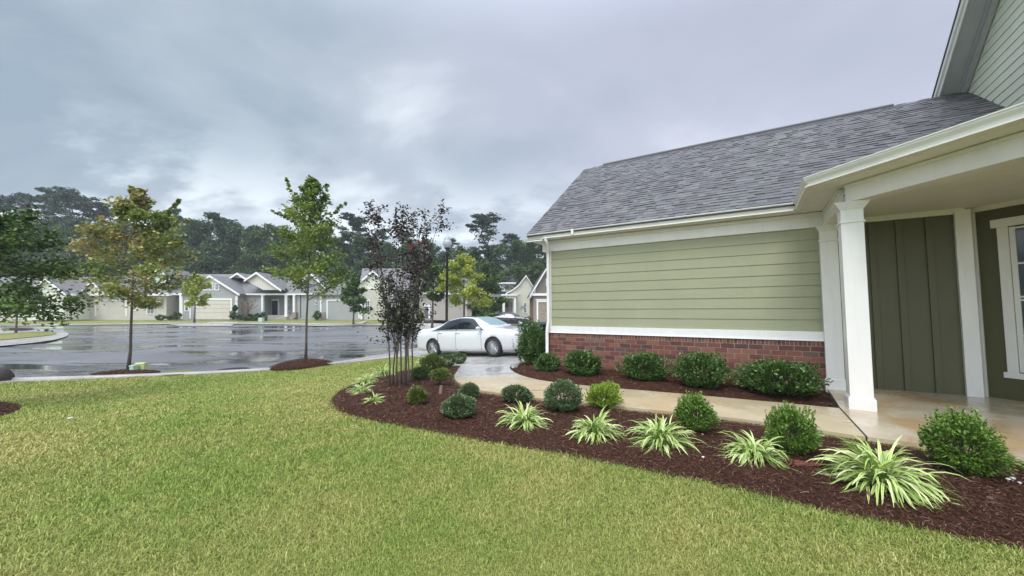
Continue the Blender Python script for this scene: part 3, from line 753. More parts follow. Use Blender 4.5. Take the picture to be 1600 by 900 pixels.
# upper storey gable
GX = 3.18; yp, zp = -.35, 6.62+.76*4.15
q = MB(); pts = [(GX+.03, 3.82, 3.5), (GX+.03, -4.5, 3.5), (GX+.03, -4.5, zp-.76*4.15), (GX+.03, yp, zp), (GX+.03, 3.82, 6.44)]
q.prism(pts, (3.0, 0, 0)); q.build('upper_wall_core', dark, house)
mb = boards(-4.5, 4.2, GX+.02, 3.45, 9.7, 34, axis='y')
bmh = bmesh.new(); me = bpy.data.meshes.new('upper_siding'); me.from_pydata(mb.v, [], mb.f); bmh.from_mesh(me)
for s in (1, -1):
    geom = list(bmh.verts)+list(bmh.edges)+list(bmh.faces)
    bmesh.ops.bisect_plane(bmh, geom=geom, plane_co=Vector((0, yp, zp)), plane_no=Vector((0, .76*s, 1)).normalized(), clear_outer=True)
bmh.to_mesh(me); me.materials.append(palesid); o = bpy.data.objects.new('upper_siding', me); C.objects.link(o); o.parent = house
def rake(q, dz0, dz1, x0, x1):
    for ye in (4.6, -5.1):
        ze = zp-.76*abs(ye-yp)
        q.prism([(x0, ye, ze+dz0), (x0, yp, zp+dz0), (x0, yp, zp+dz1), (x0, ye, ze+dz1)], (x1-x0, 0, 0))
q = MB(); rake(q, -.03, .03, 2.76, 3.17); q.build('upper_soffit', greym, house)
q = MB(); rake(q, -.08, .16, 2.735, 2.757); rake(q, .04, .16, 2.70, 2.733); q.build('upper_rake_board', white, house, bevel=.003)
q = MB(); rake(q, -.20, -.032, 3.10, 3.17); rake(q, -.09, -.032, 3.05, 3.098); q.build('upper_frieze', greym, house)
q = MB(); rake(q, .165, .20, 2.68, 6.2); q.build('upper_roof', shingm, house)
# ------------------------------------------------------------------ plants
def leaf_arrays(P, size, rs, up=.35, asp=.5, dirs=None, fold=0):
    """pointed leaves (diamond quads) centred on P"""
    n = len(P); a = rs.normal(size=(n, 3)); a[:, 2] *= .6
    if dirs is not None: a = a*.6+dirs
    a /= np.linalg.norm(a, axis=1)[:, None]
    nr = rs.normal(size=(n, 3)); nr[:, 2] = np.abs(nr[:, 2])+up; b = np.cross(nr, a); b /= np.linalg.norm(b, axis=1)[:, None]+1e-9
    s = size*(.65+.7*rs.rand(n))[:, None]; mid = P-a*s*.08
    return np.stack([P-a*s*.5, mid+b*s*asp*.5, P+a*s*.5, mid-b*s*asp*.5], 1).reshape(-1, 3)
def quads(n): b = np.arange(n)*4; return np.stack([b, b+1, b+2, b+3], -1)
def leaves(name, P, size, mat, parent, seed, **k):
    rs = np.random.RandomState(seed); V = leaf_arrays(P, size, rs, **k); return meshnp(name, V, quads(len(P)), mat, parent)

LM = {
 'holly': leafmat('dark_holly_leaf', [(0, (.028, .062, .014)), (.5, (.065, .135, .028)), (.9, (.12, .22, .05)), (1, (.21, .31, .09))], .15, .3, [(0, (.05, .11, .025)), (1, (.15, .24, .055))], 4),
 'box': leafmat('bright_boxwood_leaf', [(0, (.065, .13, .02)), (.5, (.14, .25, .04)), (1, (.28, .42, .08))], .25, .35),
 'sky': leafmat('grey_green_leaf', [(0, (.06, .105, .04)), (.5, (.125, .19, .075)), (1, (.25, .32, .15))], .2, .4),
 'lime': leafmat('lime_leaf', [(0, (.14, .24, .025)), (.5, (.27, .40, .045)), (1, (.42, .52, .09))], .3, .4),
 'olive': leafmat('olive_green_leaf', [(0, (.06, .10, .02)), (.5, (.13, .19, .035)), (1, (.25, .28, .07))], .2, .4),
 'maple': leafmat('green_maple_leaf', [(0, (.035, .08, .015)), (.5, (.10, .185, .03)), (1, (.25, .35, .055))], .35, .4, [(0, (.14, .22, .03)), (1, (.36, .42, .07))], 1.1),
 'autumn': leafmat('turning_maple_leaf', [(0, (.06, .11, .02)), (.5, (.20, .27, .05)), (1, (.38, .40, .09))], .35, .45, [(0, (.20, .25, .05)), (.6, (.40, .37, .11)), (.9, (.44, .26, .12)), (1, (.50, .22, .13))], .85),
 'shade': leafmat('dark_shade_leaf', [(0, (.018, .045, .012)), (.6, (.05, .10, .022)), (1, (.12, .19, .04))], .2, .45, [(0, (.06, .12, .025)), (1, (.15, .23, .05))], 1.4),
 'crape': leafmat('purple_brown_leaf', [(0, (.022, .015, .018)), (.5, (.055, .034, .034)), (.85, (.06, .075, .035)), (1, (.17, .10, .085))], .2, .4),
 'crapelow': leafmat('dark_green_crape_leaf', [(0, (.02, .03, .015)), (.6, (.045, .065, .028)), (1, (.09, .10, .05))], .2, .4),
 'yellow': leafmat('yellow_green_leaf', [(0, (.20, .28, .03)), (.5, (.38, .44, .05)), (1, (.55, .56, .12))], .35, .45),
 'fgreen': leafmat('forest_leaf', [(0, (.034, .076, .024)), (.6, (.088, .165, .046)), (1, (.19, .27, .078))], .2, .6, [(0, (.035, .065, .022)), (1, (.095, .135, .045))], .22),
 'fdark': leafmat('dark_forest_leaf', [(0, (.018, .044, .018)), (.6, (.046, .096, .034)), (1, (.095, .155, .055))], .15, .6),
 'pine': leafmat('pine_needle', [(0, (.015, .035, .018)), (.6, (.036, .070, .034)), (1, (.075, .12, .058))], .1, .6),
 'red': leafmat('red_flower', [(0, (.26, .02, .03)), (1, (.48, .07, .08))], .3, .5),
}
# ---- shrubs
def shrub_points(rs, n, kind):
    """points of a rounded shrub of unit half-width, height 1, sitting on z=0"""
    d = rs.normal(size=(n, 3)); d /= np.linalg.norm(d, axis=1)[:, None]
    r = 1-np.abs(rs.normal(size=n))*.20; r = np.clip(r, .12, 1.06)
    ph = rs.rand(8, 3)*6.28; fr = rs.normal(size=(8, 3))*(2.4 if kind != 'loose' else 3.2); l = np.zeros(n)
    for k in range(8): l += np.sin((d*fr[k]).sum(1)*1.5+ph[k, 0])
    amp = {'tidy': .038, 'free': .080, 'loose': .13}[kind]; r *= 1+l*amp
    P = d*r[:, None]; P[:, 2] = np.where(P[:, 2] < 0, P[:, 2]*.86, P[:, 2]); P[:, 2] = (P[:, 2]+.86)/1.86
    P[:, 0] *= np.where(P[:, 2] < .3, .62+P[:, 2]*1.27, 1); P[:, 1] *= np.where(P[:, 2] < .3, .62+P[:, 2]*1.27, 1)
    return P, d
def make_shrub(kind, mat, n, leaf, w, h, seed):
    """w,h real size in metres; leaf in metres; meshes are built at that size"""
    n = int(n*(2.3 if leaf < .1 else 1)); rs = np.random.RandomState(seed); root = empty('shrub'); P, d = shrub_points(rs, n, kind)
    # shoots: leaves bunched along short twigs that stand out of the dome
    ns = int(n/9 if kind != 'tidy' else n/14); Q, dq = shrub_points(rs, ns, kind); 
    sh = []; sd_ = []
    for k in range(7 if kind != 'tidy' else 4):
        t = k/6; dd = dq*.5+np.array([0, 0, .8]); dd /= np.linalg.norm(dd, axis=1)[:, None]
        sh.append(Q+dd*(t*rs.rand(len(Q), 1)**.6*(.26 if kind == 'loose' else .15 if kind == 'free' else .08))+rs.normal(size=Q.shape)*.012); sd_.append(dd)
    P = np.concatenate([P]+sh); d = np.concatenate([d]+sd_)
    P = P*np.array([w/2, w/2, h]); P[:, 2] = np.maximum(P[:, 2], .02)
    leaves('foliage', P, leaf, LM[mat], root, seed, up=.8, asp=.55, dirs=d*.9)
    mb = MB(); rr = random.Random(seed)
    for k in range(9):
        a = rr.random()*6.28; q = rr.uniform(.3, .75)
        mb.tube([(0.01*math.cos(a), .01*math.sin(a), -.03), (w*.12*q*math.cos(a), w*.12*q*math.sin(a), h*.25), (w*.42*q*math.cos(a), w*.42*q*math.sin(a), h*.72)], [.010*w/.5, .007*w/.5, .003], 5)
    mb.build('stems', bark, root); return root
SHPROTO = {}
def place_shrub(px, py, wpx, hpx, kind, mat, label, group, leaf=.03, n=2600, cat='shrub', lift=.03, sq=1.0):
    p = W(px, py); Y = p[1]; wd = wpx*Y/600*.80; ht = hpx*Y/600*.90; Y2 = Y+wd*.14; x2 = p[0]*(Y2/Y)
    var = random.randint(0, 1); key = (kind, mat, leaf, var)
    if key not in SHPROTO or abs(SHPROTO[key][1]-wd)/wd > .3:
        r = make_shrub(kind, mat, n, leaf, wd, ht, len(SHPROTO)*7+3); SHPROTO[key] = (r, wd, ht); s = (1, 1, 1); o = r
    else:
        r, w0, h0 = SHPROTO[key]; o = copy_tree(r); s = (wd/w0, wd/w0, ht/h0)
    o.location = (x2, Y2, g1(x2, Y2)+lift); o.scale = s; o.rotation_euler = (0, 0, random.random()*6.28)
    tag(o, label, cat, group); return o
random.seed(21)
g_w, g_b = 'dark green shrubs along the brick wall', 'shrubs in the front mulch bed'
place_shrub(829, 574, 52, 69, 'loose', 'holly', 'tall loose dark green shrub at the white downspout, hiding the front of the white car', g_w, .05, 2600)
place_shrub(855, 585, 46, 31, 'free', 'holly', 'small low dark green shrub right under the white downspout', g_w, .042, 1700)
place_shrub(912, 592, 68, 42, 'free', 'holly', 'dark green shrub by the brick wall, third from the downspout', g_w, .042, 2600)
place_shrub(1006, 600, 80, 48, 'free', 'holly', 'dark green shrub in the middle of the row along the brick wall', g_w, .042, 3000)
place_shrub(1097, 613, 92, 62, 'free', 'holly', 'dark green shrub with a pointed top, tallest of those in front of the brick wall', g_w, .042, 3400)
place_shrub(1218, 625, 132, 60, 'free', 'holly', 'widest dark green shrub by the brick wall, next to the white columns', g_w, .042, 4600)
place_shrub(733, 628, 42, 27, 'tidy', 'sky', 'small grey green shrub just behind the round shrub at the walkway edge', g_b, .03, 1500)
place_shrub(717, 659, 62, 42, 'tidy', 'sky', 'round grey green shrub nearest the lawn in the left part of the mulch bed', g_b, .03, 2800)
place_shrub(652, 637, 36, 29, 'free', 'olive', 'small upright green shrub right of the purple-leaved tree stems', g_b, .03, 1200)
o = place_shrub(688, 607, 42, 21, 'tidy', 'olive', 'flat-topped green shrub raised on a short bare stump', g_b, .03, 1200, lift=.13)
place_shrub(656, 598, 34, 25, 'tidy', 'holly', 'dark green mounded shrub just right of the purple-leaved tree stems', g_b, .03, 1200)
place_shrub(676, 590, 48, 37, 'free', 'olive', 'big olive green shrub among the small shrubs behind the tree stems', g_b, .035, 1800)
place_shrub(699, 577, 32, 24, 'tidy', 'holly', 'dark green shrub behind the olive green one, near the white car', g_b, .035, 1000)
place_shrub(718, 571, 28, 20, 'tidy', 'holly', 'farthest small dark green shrub of the bed, at the driveway edge', g_b, .035, 900)
place_shrub(807, 634, 60, 29, 'tidy', 'sky', 'low wide grey green shrub on the lawn side of the walkway bend', g_b, .03, 2000)
place_shrub(881, 649, 74, 53, 'tidy', 'sky', 'large rounded grey green shrub beside the walkway', g_b, .028, 3800)
place_shrub(944, 642, 60, 40, 'free', 'lime', 'bright lime green shrub behind a striped grass clump', g_b, .03, 2200)
place_shrub(1087, 681, 64, 60, 'free', 'box', 'bright green rounded shrub standing between two striped grass clumps, near mid bed', g_b, .026, 2800)
place_shrub(1238, 719, 82, 78, 'free', 'box', 'tall bright green shrub in front of the walkway end, left of the widest striped clump', g_b, .026, 4200)
place_shrub(1508, 751, 102, 98, 'free', 'box', 'largest bright green shrub at the right edge of the bed beside the patio', g_b, .026, 7500)
mb = MB(); p = W(688, 621); mb.tube([(p[0], p[1], g1(*p)), (p[0]+.01, p[1]+.02, g1(*p)+.2)], [.035, .028], 8); o = mb.build('stump', crbark); tag(o, 'short pale stump under the flat-topped shrub', 'stump')

# ---- striped grass clumps
m = MM('striped_leaf_green'); m.col(m.ramp(m.island(), [(0, (.10, .20, .025)), (.5, (.24, .38, .05)), (1, (.42, .52, .10))])); m.rough(.4); lgreen = m.m
m = MM('striped_leaf_cream'); m.col(m.ramp(m.island(), [(0, (.26, .38, .08)), (.5, (.46, .57, .18)), (1, (.70, .74, .40))])); m.rough(.4); lcream = m.m
def make_clump(seed, n, L, wd, spread=1.0, upright=0):
    rs = np.random.RandomState(seed); V = []; Fq = []; mi = []; SEG = 7
    for i in range(n):
        a = rs.rand()*6.283; el = R(82)-abs(rs.rand()**.7)*R(66-upright); l = L*(.6+.5*rs.rand()); w_ = wd*(.7+.6*rs.rand()); droop = (1.5+rs.rand()*1.5)*(1.25-el/1.57*.5)
        bx, by = rs.normal(size=2)*.035*L/.4; p = np.array([bx, by, -.01]); e_ = el; tw = rs.normal()*.5; az = a
        rows = []
        for k in range(SEG+1):
            t = k/SEG; d = np.array([math.cos(az)*math.cos(e_)*spread, math.sin(az)*math.cos(e_)*spread, math.sin(e_)])
            sd0 = np.array([-math.sin(az), math.cos(az), 0]); nr = np.cross(sd0, d); s = sd0*math.cos(tw*t)+nr*math.sin(tw*t)
            ww = w_*(.55+.45*min(1, t*3))*(1-max(0, (t-.55)/.45)**1.6*.92)
            rows.append((p.copy(), s*ww/2, nr)); p = p+d*l/SEG; e_ -= droop/SEG*(.4+1.3*t)*1.0
            if p[2] < .012: p[2] = .012; e_ = max(e_, -.05)
        b = len(V)
        for q, s, nr in rows:
            c = q-nr*.12*np.linalg.norm(s)
            V += [q-s, c-s*.34, c+s*.34, q+s]
        for k in range(SEG):
            for j in range(3): Fq.append((b+k*4+j, b+k*4+j+1, b+k*4+4+j+1, b+k*4+4+j)); mi.append(0 if j == 1 else 1)
    return meshnp('striped_grass_clump', np.array(V), np.array(Fq), [lgreen, lcream], mi=np.array(mi))
CL = []
def place_clump(px, py, wpx, hpx, label, n=100, seed=1, bright=0):
    p = W(px, py); Y = p[1]; wd = wpx*Y/600; Y2 = Y+wd*.33; x2 = p[0]*Y2/Y
    o = make_clump(seed, int(n*1.9), wd*.55, .0185*(wd/.75)**.5, 1, 4)
    o.location = (x2, Y2, g1(x2, Y2)+.045); o.rotation_euler = (0, 0, seed*1.3)
    tag(o, label, 'grass clump', 'green and cream striped grass clumps in the mulch bed')
place_clump(563, 621, 46, 28, 'yellowish striped grass clump at the left tip of the bed, in front of two others', 75, 31)
place_clump(573, 604, 44, 28, 'yellowish striped grass clump behind the one at the left tip of the bed', 70, 32)
place_clump(584, 637, 42, 24, 'small sparse striped grass clump nearest the lawn at the left tip of the bed', 40, 33)
place_clump(600, 592, 48, 28, 'striped grass clump standing right behind the leftmost tree stem', 75, 34)
place_clump(667, 570, 40, 22, 'light green grass clump behind the olive shrub, in front of the white car rear wheel', 70, 35)
place_clump(819, 679, 94, 54, 'striped grass clump left of the large rounded grey green shrub', 105, 36)
place_clump(929, 697, 100, 72, 'striped grass clump in front of the lime green shrub', 125, 37)
place_clump(1034, 714, 118, 62, 'striped grass clump between the lime green shrub and the mid bed green shrub', 120, 38)
place_clump(1179, 739, 122, 66, 'striped grass clump just left of the tall bright green shrub', 105, 39)
place_clump(1380, 798, 190, 104, 'widest striped grass clump, nearest the camera', 190, 40)
for i, (px, py) in enumerate([(305, 722), (850, 742), (1075, 795), (1215, 810)]):
    pass

# ---- trees
def limb(mb, p, d, L, r0, r1, rr, wob=.12, seg=5, sides=6, up=0.0):
    pts = [Vector(p)]; d = Vector(d).normalized()
    for k in range(seg):
        d = (d+Vector((rr.gauss(0, wob), rr.gauss(0, wob), rr.gauss(0, wob)+up))).normalized(); pts.append(pts[-1]+d*L/seg)
    mb.tube(pts, [r0+(r1-r0)*k/seg for k in range(seg+1)], sides); return pts
def make_tree(name, H, h0, radius, trunk_r, mat, barkm, seed, nl=7000, leaf=.09, nlimb=22, env=None, el=(35, 60), droop=.03, dens=1.0, top=.0, clump=.16, sub=5, leaders=()):
    """env(t) -> relative crown radius at relative height t of the crown"""
    rr = random.Random(seed); rs = np.random.RandomState(seed); root = empty(name); tm = MB(); pts = []
    n = 8; px_ = py_ = 0; tp = []
    for k in range(n+1):
        t = k/n; px_ += rr.gauss(0, .012*H/6); py_ += rr.gauss(0, .012*H/6); tp.append(Vector((px_, py_, -.1+(H*.96+.1)*t)))
    tr = [trunk_r*(1.35 if k == 0 else 1-.9*k/n) for k in range(n+1)]
    tm.tube(tp, tr, 10)
    def at(z):
        k = min(n-1, max(0, int(z/(H*.96)*n))); f = z/(H*.96)*n-k; return tp[k].lerp(tp[k+1], min(1, f)), tr[k]*(1-f)+tr[k+1]*f
    env = env or (lambda t: math.sin(math.pi*min(1, .18+t*.82))**.7)
    Hf = H; H = H*(.78 if leaders else 1)
    for i in range(nlimb):
        t = (i+.5)/nlimb*.97; z = h0+(H-h0)*t; a = i*2.4+rr.gauss(0, .3); p, r = at(z); L = radius*max(.12, env(t))*rr.uniform(.78, 1.15)
        e_ = R(el[0]+(el[1]-el[0])*t+rr.gauss(0, 6)); d = Vector((math.cos(a)*math.cos(e_), math.sin(a)*math.cos(e_), math.sin(e_)))
        L2_ = min(L/max(.45, math.cos(e_)), max(.12*radius, (H*1.0-z)/max(.2, math.sin(e_))));  
        while L2_ > .1*radius and L2_*math.cos(e_) > radius*max(.05, env(min(1, (z+L2_*math.sin(e_)-h0)/(H-h0)))): L2_ *= .93
        lp = limb(tm, p, d, L2_, max(.008, r*.45), .006, rr, .09, 6, 5, -droop)
        for k in range(2, 7): pts.append((lp[k], .10*L2_+.05))
        for s in range(sub):
            k = rr.randint(2, 5); q = lp[k]; dd = (lp[k]-lp[k-1]).normalized()+Vector((rr.gauss(0, .6), rr.gauss(0, .6), rr.gauss(.1, .4)))
            sp = limb(tm, q, dd, L2_*rr.uniform(.22, .42), .008+r*.08, .004, rr, .12, 3, 4)
            for w_ in sp[1:]: pts.append((w_, .09*L2_+.04))
    for k in range(0 if leaders else 6): pts.append((Vector(tp[-1])+Vector((0, 0, -.05*H+.02*H*k)), .12*radius))
    for dx_, dy_, hf_ in leaders:
        q, r = at(H*.70); v_ = Vector((dx_*radius*1.45, dy_*radius*1.45, Hf*hf_-q.z))
        lp = limb(tm, q, v_, v_.length, .016, .004, rr, .02, 10, 5)
        for k in range(2, 11):
            pts.append((lp[k], .028))
            for _ in range(1):
                sp = limb(tm, lp[k], (rr.gauss(0, 1), rr.gauss(0, 1), 1.1), .22*(1.3-k/10), .004, .002, rr, .1, 2, 3); pts += [(sp[2], .03)]
    cs = np.array([tuple(p) for p, s in pts]); ss = np.array([s for p, s in pts]); idx = rs.randint(0, len(cs), nl)
    P = cs[idx]+rs.normal(size=(nl, 3))*(ss[idx]*clump/.16)[:, None]*np.array([1, 1, .75])
    leaves('crown', P, leaf, LM[mat] if isinstance(mat, str) else mat, root, seed+1, up=.5, asp=.7)
    tm.build('trunk', barkm, root, smooth=True); return root
def setp(o, px, py, dY=0, rz=0, Y=None):
    if Y: v = PT(px, 480, Y); x, y = v.x, Y
    else: x, y = W(px, py)
    o.location = (x, y, g1(x, y)+.03); o.rotation_euler = (0, 0, rz); return o
st = 'young trees along the street'
x, y = W(200, 581); k = y/600
t = make_tree('maple_tree', 286*k, 76*k, 80*k, .045, 'autumn', bark, 41, 13500, .105, 30, lambda t: (.60+.6*min(1, t*3))*(1-t)**.8*1.30+.03, (12, 60), .02, clump=.13, leaders=((-.08, 0, 1.0), (-.62, .1, .84), (.72, -.1, .90), (.35, .4, .86))); setp(t, 200, 581)
tag(t, 'young maple turning orange and yellow in a dark mulch ring by the pavement', 'tree', st)
x, y = W(478, 567); k = y/600
t = make_tree('maple_tree', 292*k, 74*k, 50*k, .047, 'maple', bark, 47, 11500, .105, 30, lambda t: (.65+.6*min(1, t*3))*(1-t)**.8*1.30+.06, (28, 66), .0, clump=.14, leaders=((-.50, 0, 1.0), (.42, .05, .95), (.80, -.2, .84), (-.95, .2, .84))); setp(t, 478, 567)
tag(t, 'tall slim green maple in a raised mulch ring between lawn and street', 'tree', st)
# dark tree at the left edge, trunk just outside
x, y = W(-62, 640)
t = make_tree('shade_tree', 3.45, 1.72, 1.70, .09, 'shade', bark, 53, 19000, .066, 26, lambda t: min(1.15, .75+t*1.6)*(1-t)**.40, (2, 28), .004, clump=.10); t.location = (x, y, g1(x, y)); t.rotation_euler = (0, 0, .5)
tag(t, 'dark green spreading tree at the left edge, its layered branches reaching over the street', 'tree')
# crape myrtle: several stems from the ground
def crape(px, py, hpx, wpx, seed, mat, label, nst=8, nl=4200, leaf=.05, barkm=None, flowers=True, h_leaf=.24, group=None, name='crape_myrtle'):
    x, y = W(px, py); k = y/600; H = hpx*k; Wd = wpx*k/2; rr = random.Random(seed); rs = np.random.RandomState(seed); root = empty(name); tm = MB(); pts = []; tips = []
    for i in range(nst):
        a = i*6.283/nst+rr.gauss(0, .25); b = .30*rr.uniform(.3, 1); out = rr.uniform(.35, 1.0)*(.9 if i % 2 else 1.15); hh = H*rr.uniform(.80, 1.0)*(1-.05*out)
        pp = []
        for q in range(9):
            t = q/8; rad = b+(Wd*out-b)*(max(0, t-.22)/.78)**1.25*.80; pp.append(Vector((math.cos(a)*rad+rr.gauss(0, .012), math.sin(a)*rad+rr.gauss(0, .012), hh*t-.03)))
        tm.tube(pp, [.017*(1-.85*q/8) for q in range(9)], 7)
        for s in range(30):
            t = h_leaf+(1-h_leaf)*rr.random()**1.15; z = t*8; k0 = min(7, int(z)); p = pp[k0].lerp(pp[k0+1], z-k0); a2 = rr.random()*6.28
            sp = limb(tm, p, (math.cos(a2), math.sin(a2), rr.uniform(.5, 1.6)), H*rr.uniform(.06, .15)*(1.25-t*.6), .005, .002, rr, .12, 4, 4)
            for w_ in sp[1:]: pts.append(w_)
        for q in range(6): pts.append(pp[8]+Vector((0, 0, -.06*q)))
        tips.append(pp[8])
    tm.build('stems', barkm or bark, root, smooth=True)
    if nl:
        cs = np.array([tuple(p) for p in pts]); idx = rs.randint(0, len(cs), nl); P = cs[idx]+rs.normal(size=(nl, 3))*.035*H/3.6
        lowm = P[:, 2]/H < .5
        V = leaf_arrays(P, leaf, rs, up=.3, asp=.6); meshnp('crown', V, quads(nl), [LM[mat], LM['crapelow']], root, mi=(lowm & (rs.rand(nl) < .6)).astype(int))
    if flowers:
        for tx, tz in flowers:
            c = np.array([(tx-px)*k, -.1, (py-tz)*k]); P = c+rs.normal(size=(70, 3))*np.array([.035, .035, .03]); leaves('flower_cluster', P, .035, LM['red'], root, 3)
    root.location = (x, y, g1(x, y)+.03); tag(root, label, 'tree', group); return root
crape(627, 607, 306, 136, 71, 'crape', 'many-stemmed purple-brown leaved small tree with red flower clusters, in the mulch bed', 9, 7200, .060, flowers=[(655, 384), (640, 390)])

# small street trees across the road
def sm(px, pb, top, wpx, h0, mat, seed, label, env=None, el=(25, 60), nl=6000, leaf=.24, Y=None, dens=1, cat='tree', group='small trees across the street'):
    if Y is None: x, y = W(px, pb)
    else: x, y = PT(px, 480, Y).x, Y
    k = y/600; gz = g1(x, y); H = CZ+(487-top)*k-gz; t = make_tree('street_tree', H, H*h0, wpx*k/2, .018*H, mat, bark, seed, nl, leaf, 18, env, el, clump=.15); t.location = (x, y, gz); tag(t, label, cat, group); return t
cone = lambda t: (1-t)**.8*1.2+.05
sm(305, 503, 431, 38, .36, 'yellow', 81, 'small yellow green tree in front of the cream garage door', None, Y=40)
sm(553, 507, 430, 48, .30, 'shade', 82, 'small dark cone-shaped tree in front of the white garage door', cone, (10, 50), Y=37)
sm(676, 508, 408, 50, .40, 'shade', 83, 'dark green tree behind the purple-brown leaved tree, left of the lamp post', None, Y=34)
sm(725, 500, 400, 78, .32, 'yellow', 84, 'bright yellow green tree just right of the lamp post', lambda t: (1-t)**.5*1.05+.1, (10, 55), 9000, .22, Y=33)
sm(758, 498, 411, 66, .06, 'shade', 85, 'dark green bushy tree behind the black car', lambda t: (1-t)**.35, (5, 60), 12000, .27, Y=43)
sm(28, 515, 440, 50, .38, 'shade', 86, 'small tree in the mulch patch of the far left verge', None, Y=28)
sm(-60, 515, 430, 60, .3, 'shade', 87, 'small dark tree beyond the left edge of the street', None, Y=34)
# ------------------------------------------------------------------ cars
def interp(x, xs, ys):
    # monotone-ish smooth interpolation
    xs = np.array(xs, float); ys = np.array(ys, float); h = np.diff(xs); dl = np.diff(ys)/h; mm = np.zeros(len(xs))
    for i in range(1, len(xs)-1):
        if dl[i-1]*dl[i] > 0: mm[i] = 2*dl[i-1]*dl[i]/(dl[i-1]+dl[i])
    mm[0] = dl[0]; mm[-1] = dl[-1]; x = np.clip(x, xs[0], xs[-1]); i = np.clip(np.searchsorted(xs, x)-1, 0, len(h)-1); t = (x-xs[i])/h[i]
    return ys[i]*(1+2*t)*(1-t)**2+mm[i]*h[i]*t*(1-t)**2+ys[i+1]*t*t*(3-2*t)+mm[i+1]*h[i]*t*t*(t-1)
XS = [-2.45, -2.40, -2.25, -1.75, -1.30, -.75, -.15, .45, .95, 1.25, 1.75, 2.15, 2.35, 2.45]
TOP = [.80, .99, 1.075, 1.10, 1.21, 1.385, 1.45, 1.40, 1.20, 1.02, .95, .87, .78, .60]
BELT = [.72, .90, .95, .945, .935, .925, .910, .895, .885, .88, .865, .80, .72, .55]
HW = [.55, .74, .85, .895, .905, .905, .905, .905, .905, .90, .89, .84, .73, .50]
BOT = [.42, .30, .24, .21, .20, .19, .19, .19, .19, .19, .20, .21, .24, .34]
RW = [.45, .60, .62, .60, .56, .56, .56, .57, .60, .64, .66, .60, .50, .36]
def csec(x):
    tp, bl, hw, bt, rw = (float(interp(x, XS, a)) for a in (TOP, BELT, HW, BOT, RW))
    gh = max(0.0, min(1.0, (tp-bl-.08)/.25))
    re = tp-.035-.02*gh; re = max(re, bl+.008)
    sw = hw-.075*(1-gh*.2)
    return [(0, bt), (hw-.16, bt), (hw-.055, bt+.03), (hw-.012, bt+.13), (hw, .5*(bt+bl)-.02), (hw-.008, bl-.13), (hw-.045, bl-.03), (sw, bl+.004), (sw+(rw-sw)*.5+.02*gh, bl+(re-bl)*.5), (rw+.015, re-.025*gh), (rw-.07, re+.022), (rw*.5, tp-.008), (0, tp)]
KS = list(range(13))
def cpt(x, k):
    s = csec(x); ys = [p[0] for p in s]; zs = [p[1] for p in s]; k = min(max(k, 0), 12)
    i = min(int(k), 11); t = k-i
    if t == 0: return s[i]
    # Catmull-Rom, softened corners
    def cr(a):
        p0, p1, p2, p3 = a[max(i-1, 0)], a[i], a[i+1], a[min(i+2, 12)]
        return .5*(2*p1+(p2-p0)*t+(2*p0-5*p1+4*p2-p3)*t*t+(3*p1-p0-3*p2+p3)*t**3)
    return cr(ys), cr(zs)
def patch(mb, x0, x1, k0, k1, nx_, nk, off, side, xf=None, mi=0):
    """piece of the body surface, pushed out by off"""
    vs = []
    for i in range(nx_+1):
        for j in range(nk+1):
            k = k0+(k1-k0)*j/nk
            a, b = (x0, x1) if xf is None else xf(k)
            x = a+(b-a)*i/nx_; y, z = cpt(x, k); y1, z1 = cpt(x, min(k+.05, 12)); y0, z0 = cpt(x, max(k-.05, 0)); ty, tz = y1-y0, z1-z0; L = math.hypot(ty, tz) or 1
            vs.append((x, side*(y+tz/L*off), z-ty/L*off))
    fs = []
    for i in range(nx_):
        for j in range(nk):
            q = (i*(nk+1)+j, (i+1)*(nk+1)+j, (i+1)*(nk+1)+j+1, i*(nk+1)+j+1); fs.append(q[::-1] if side > 0 else q)
    mb.add(vs, fs, mi)
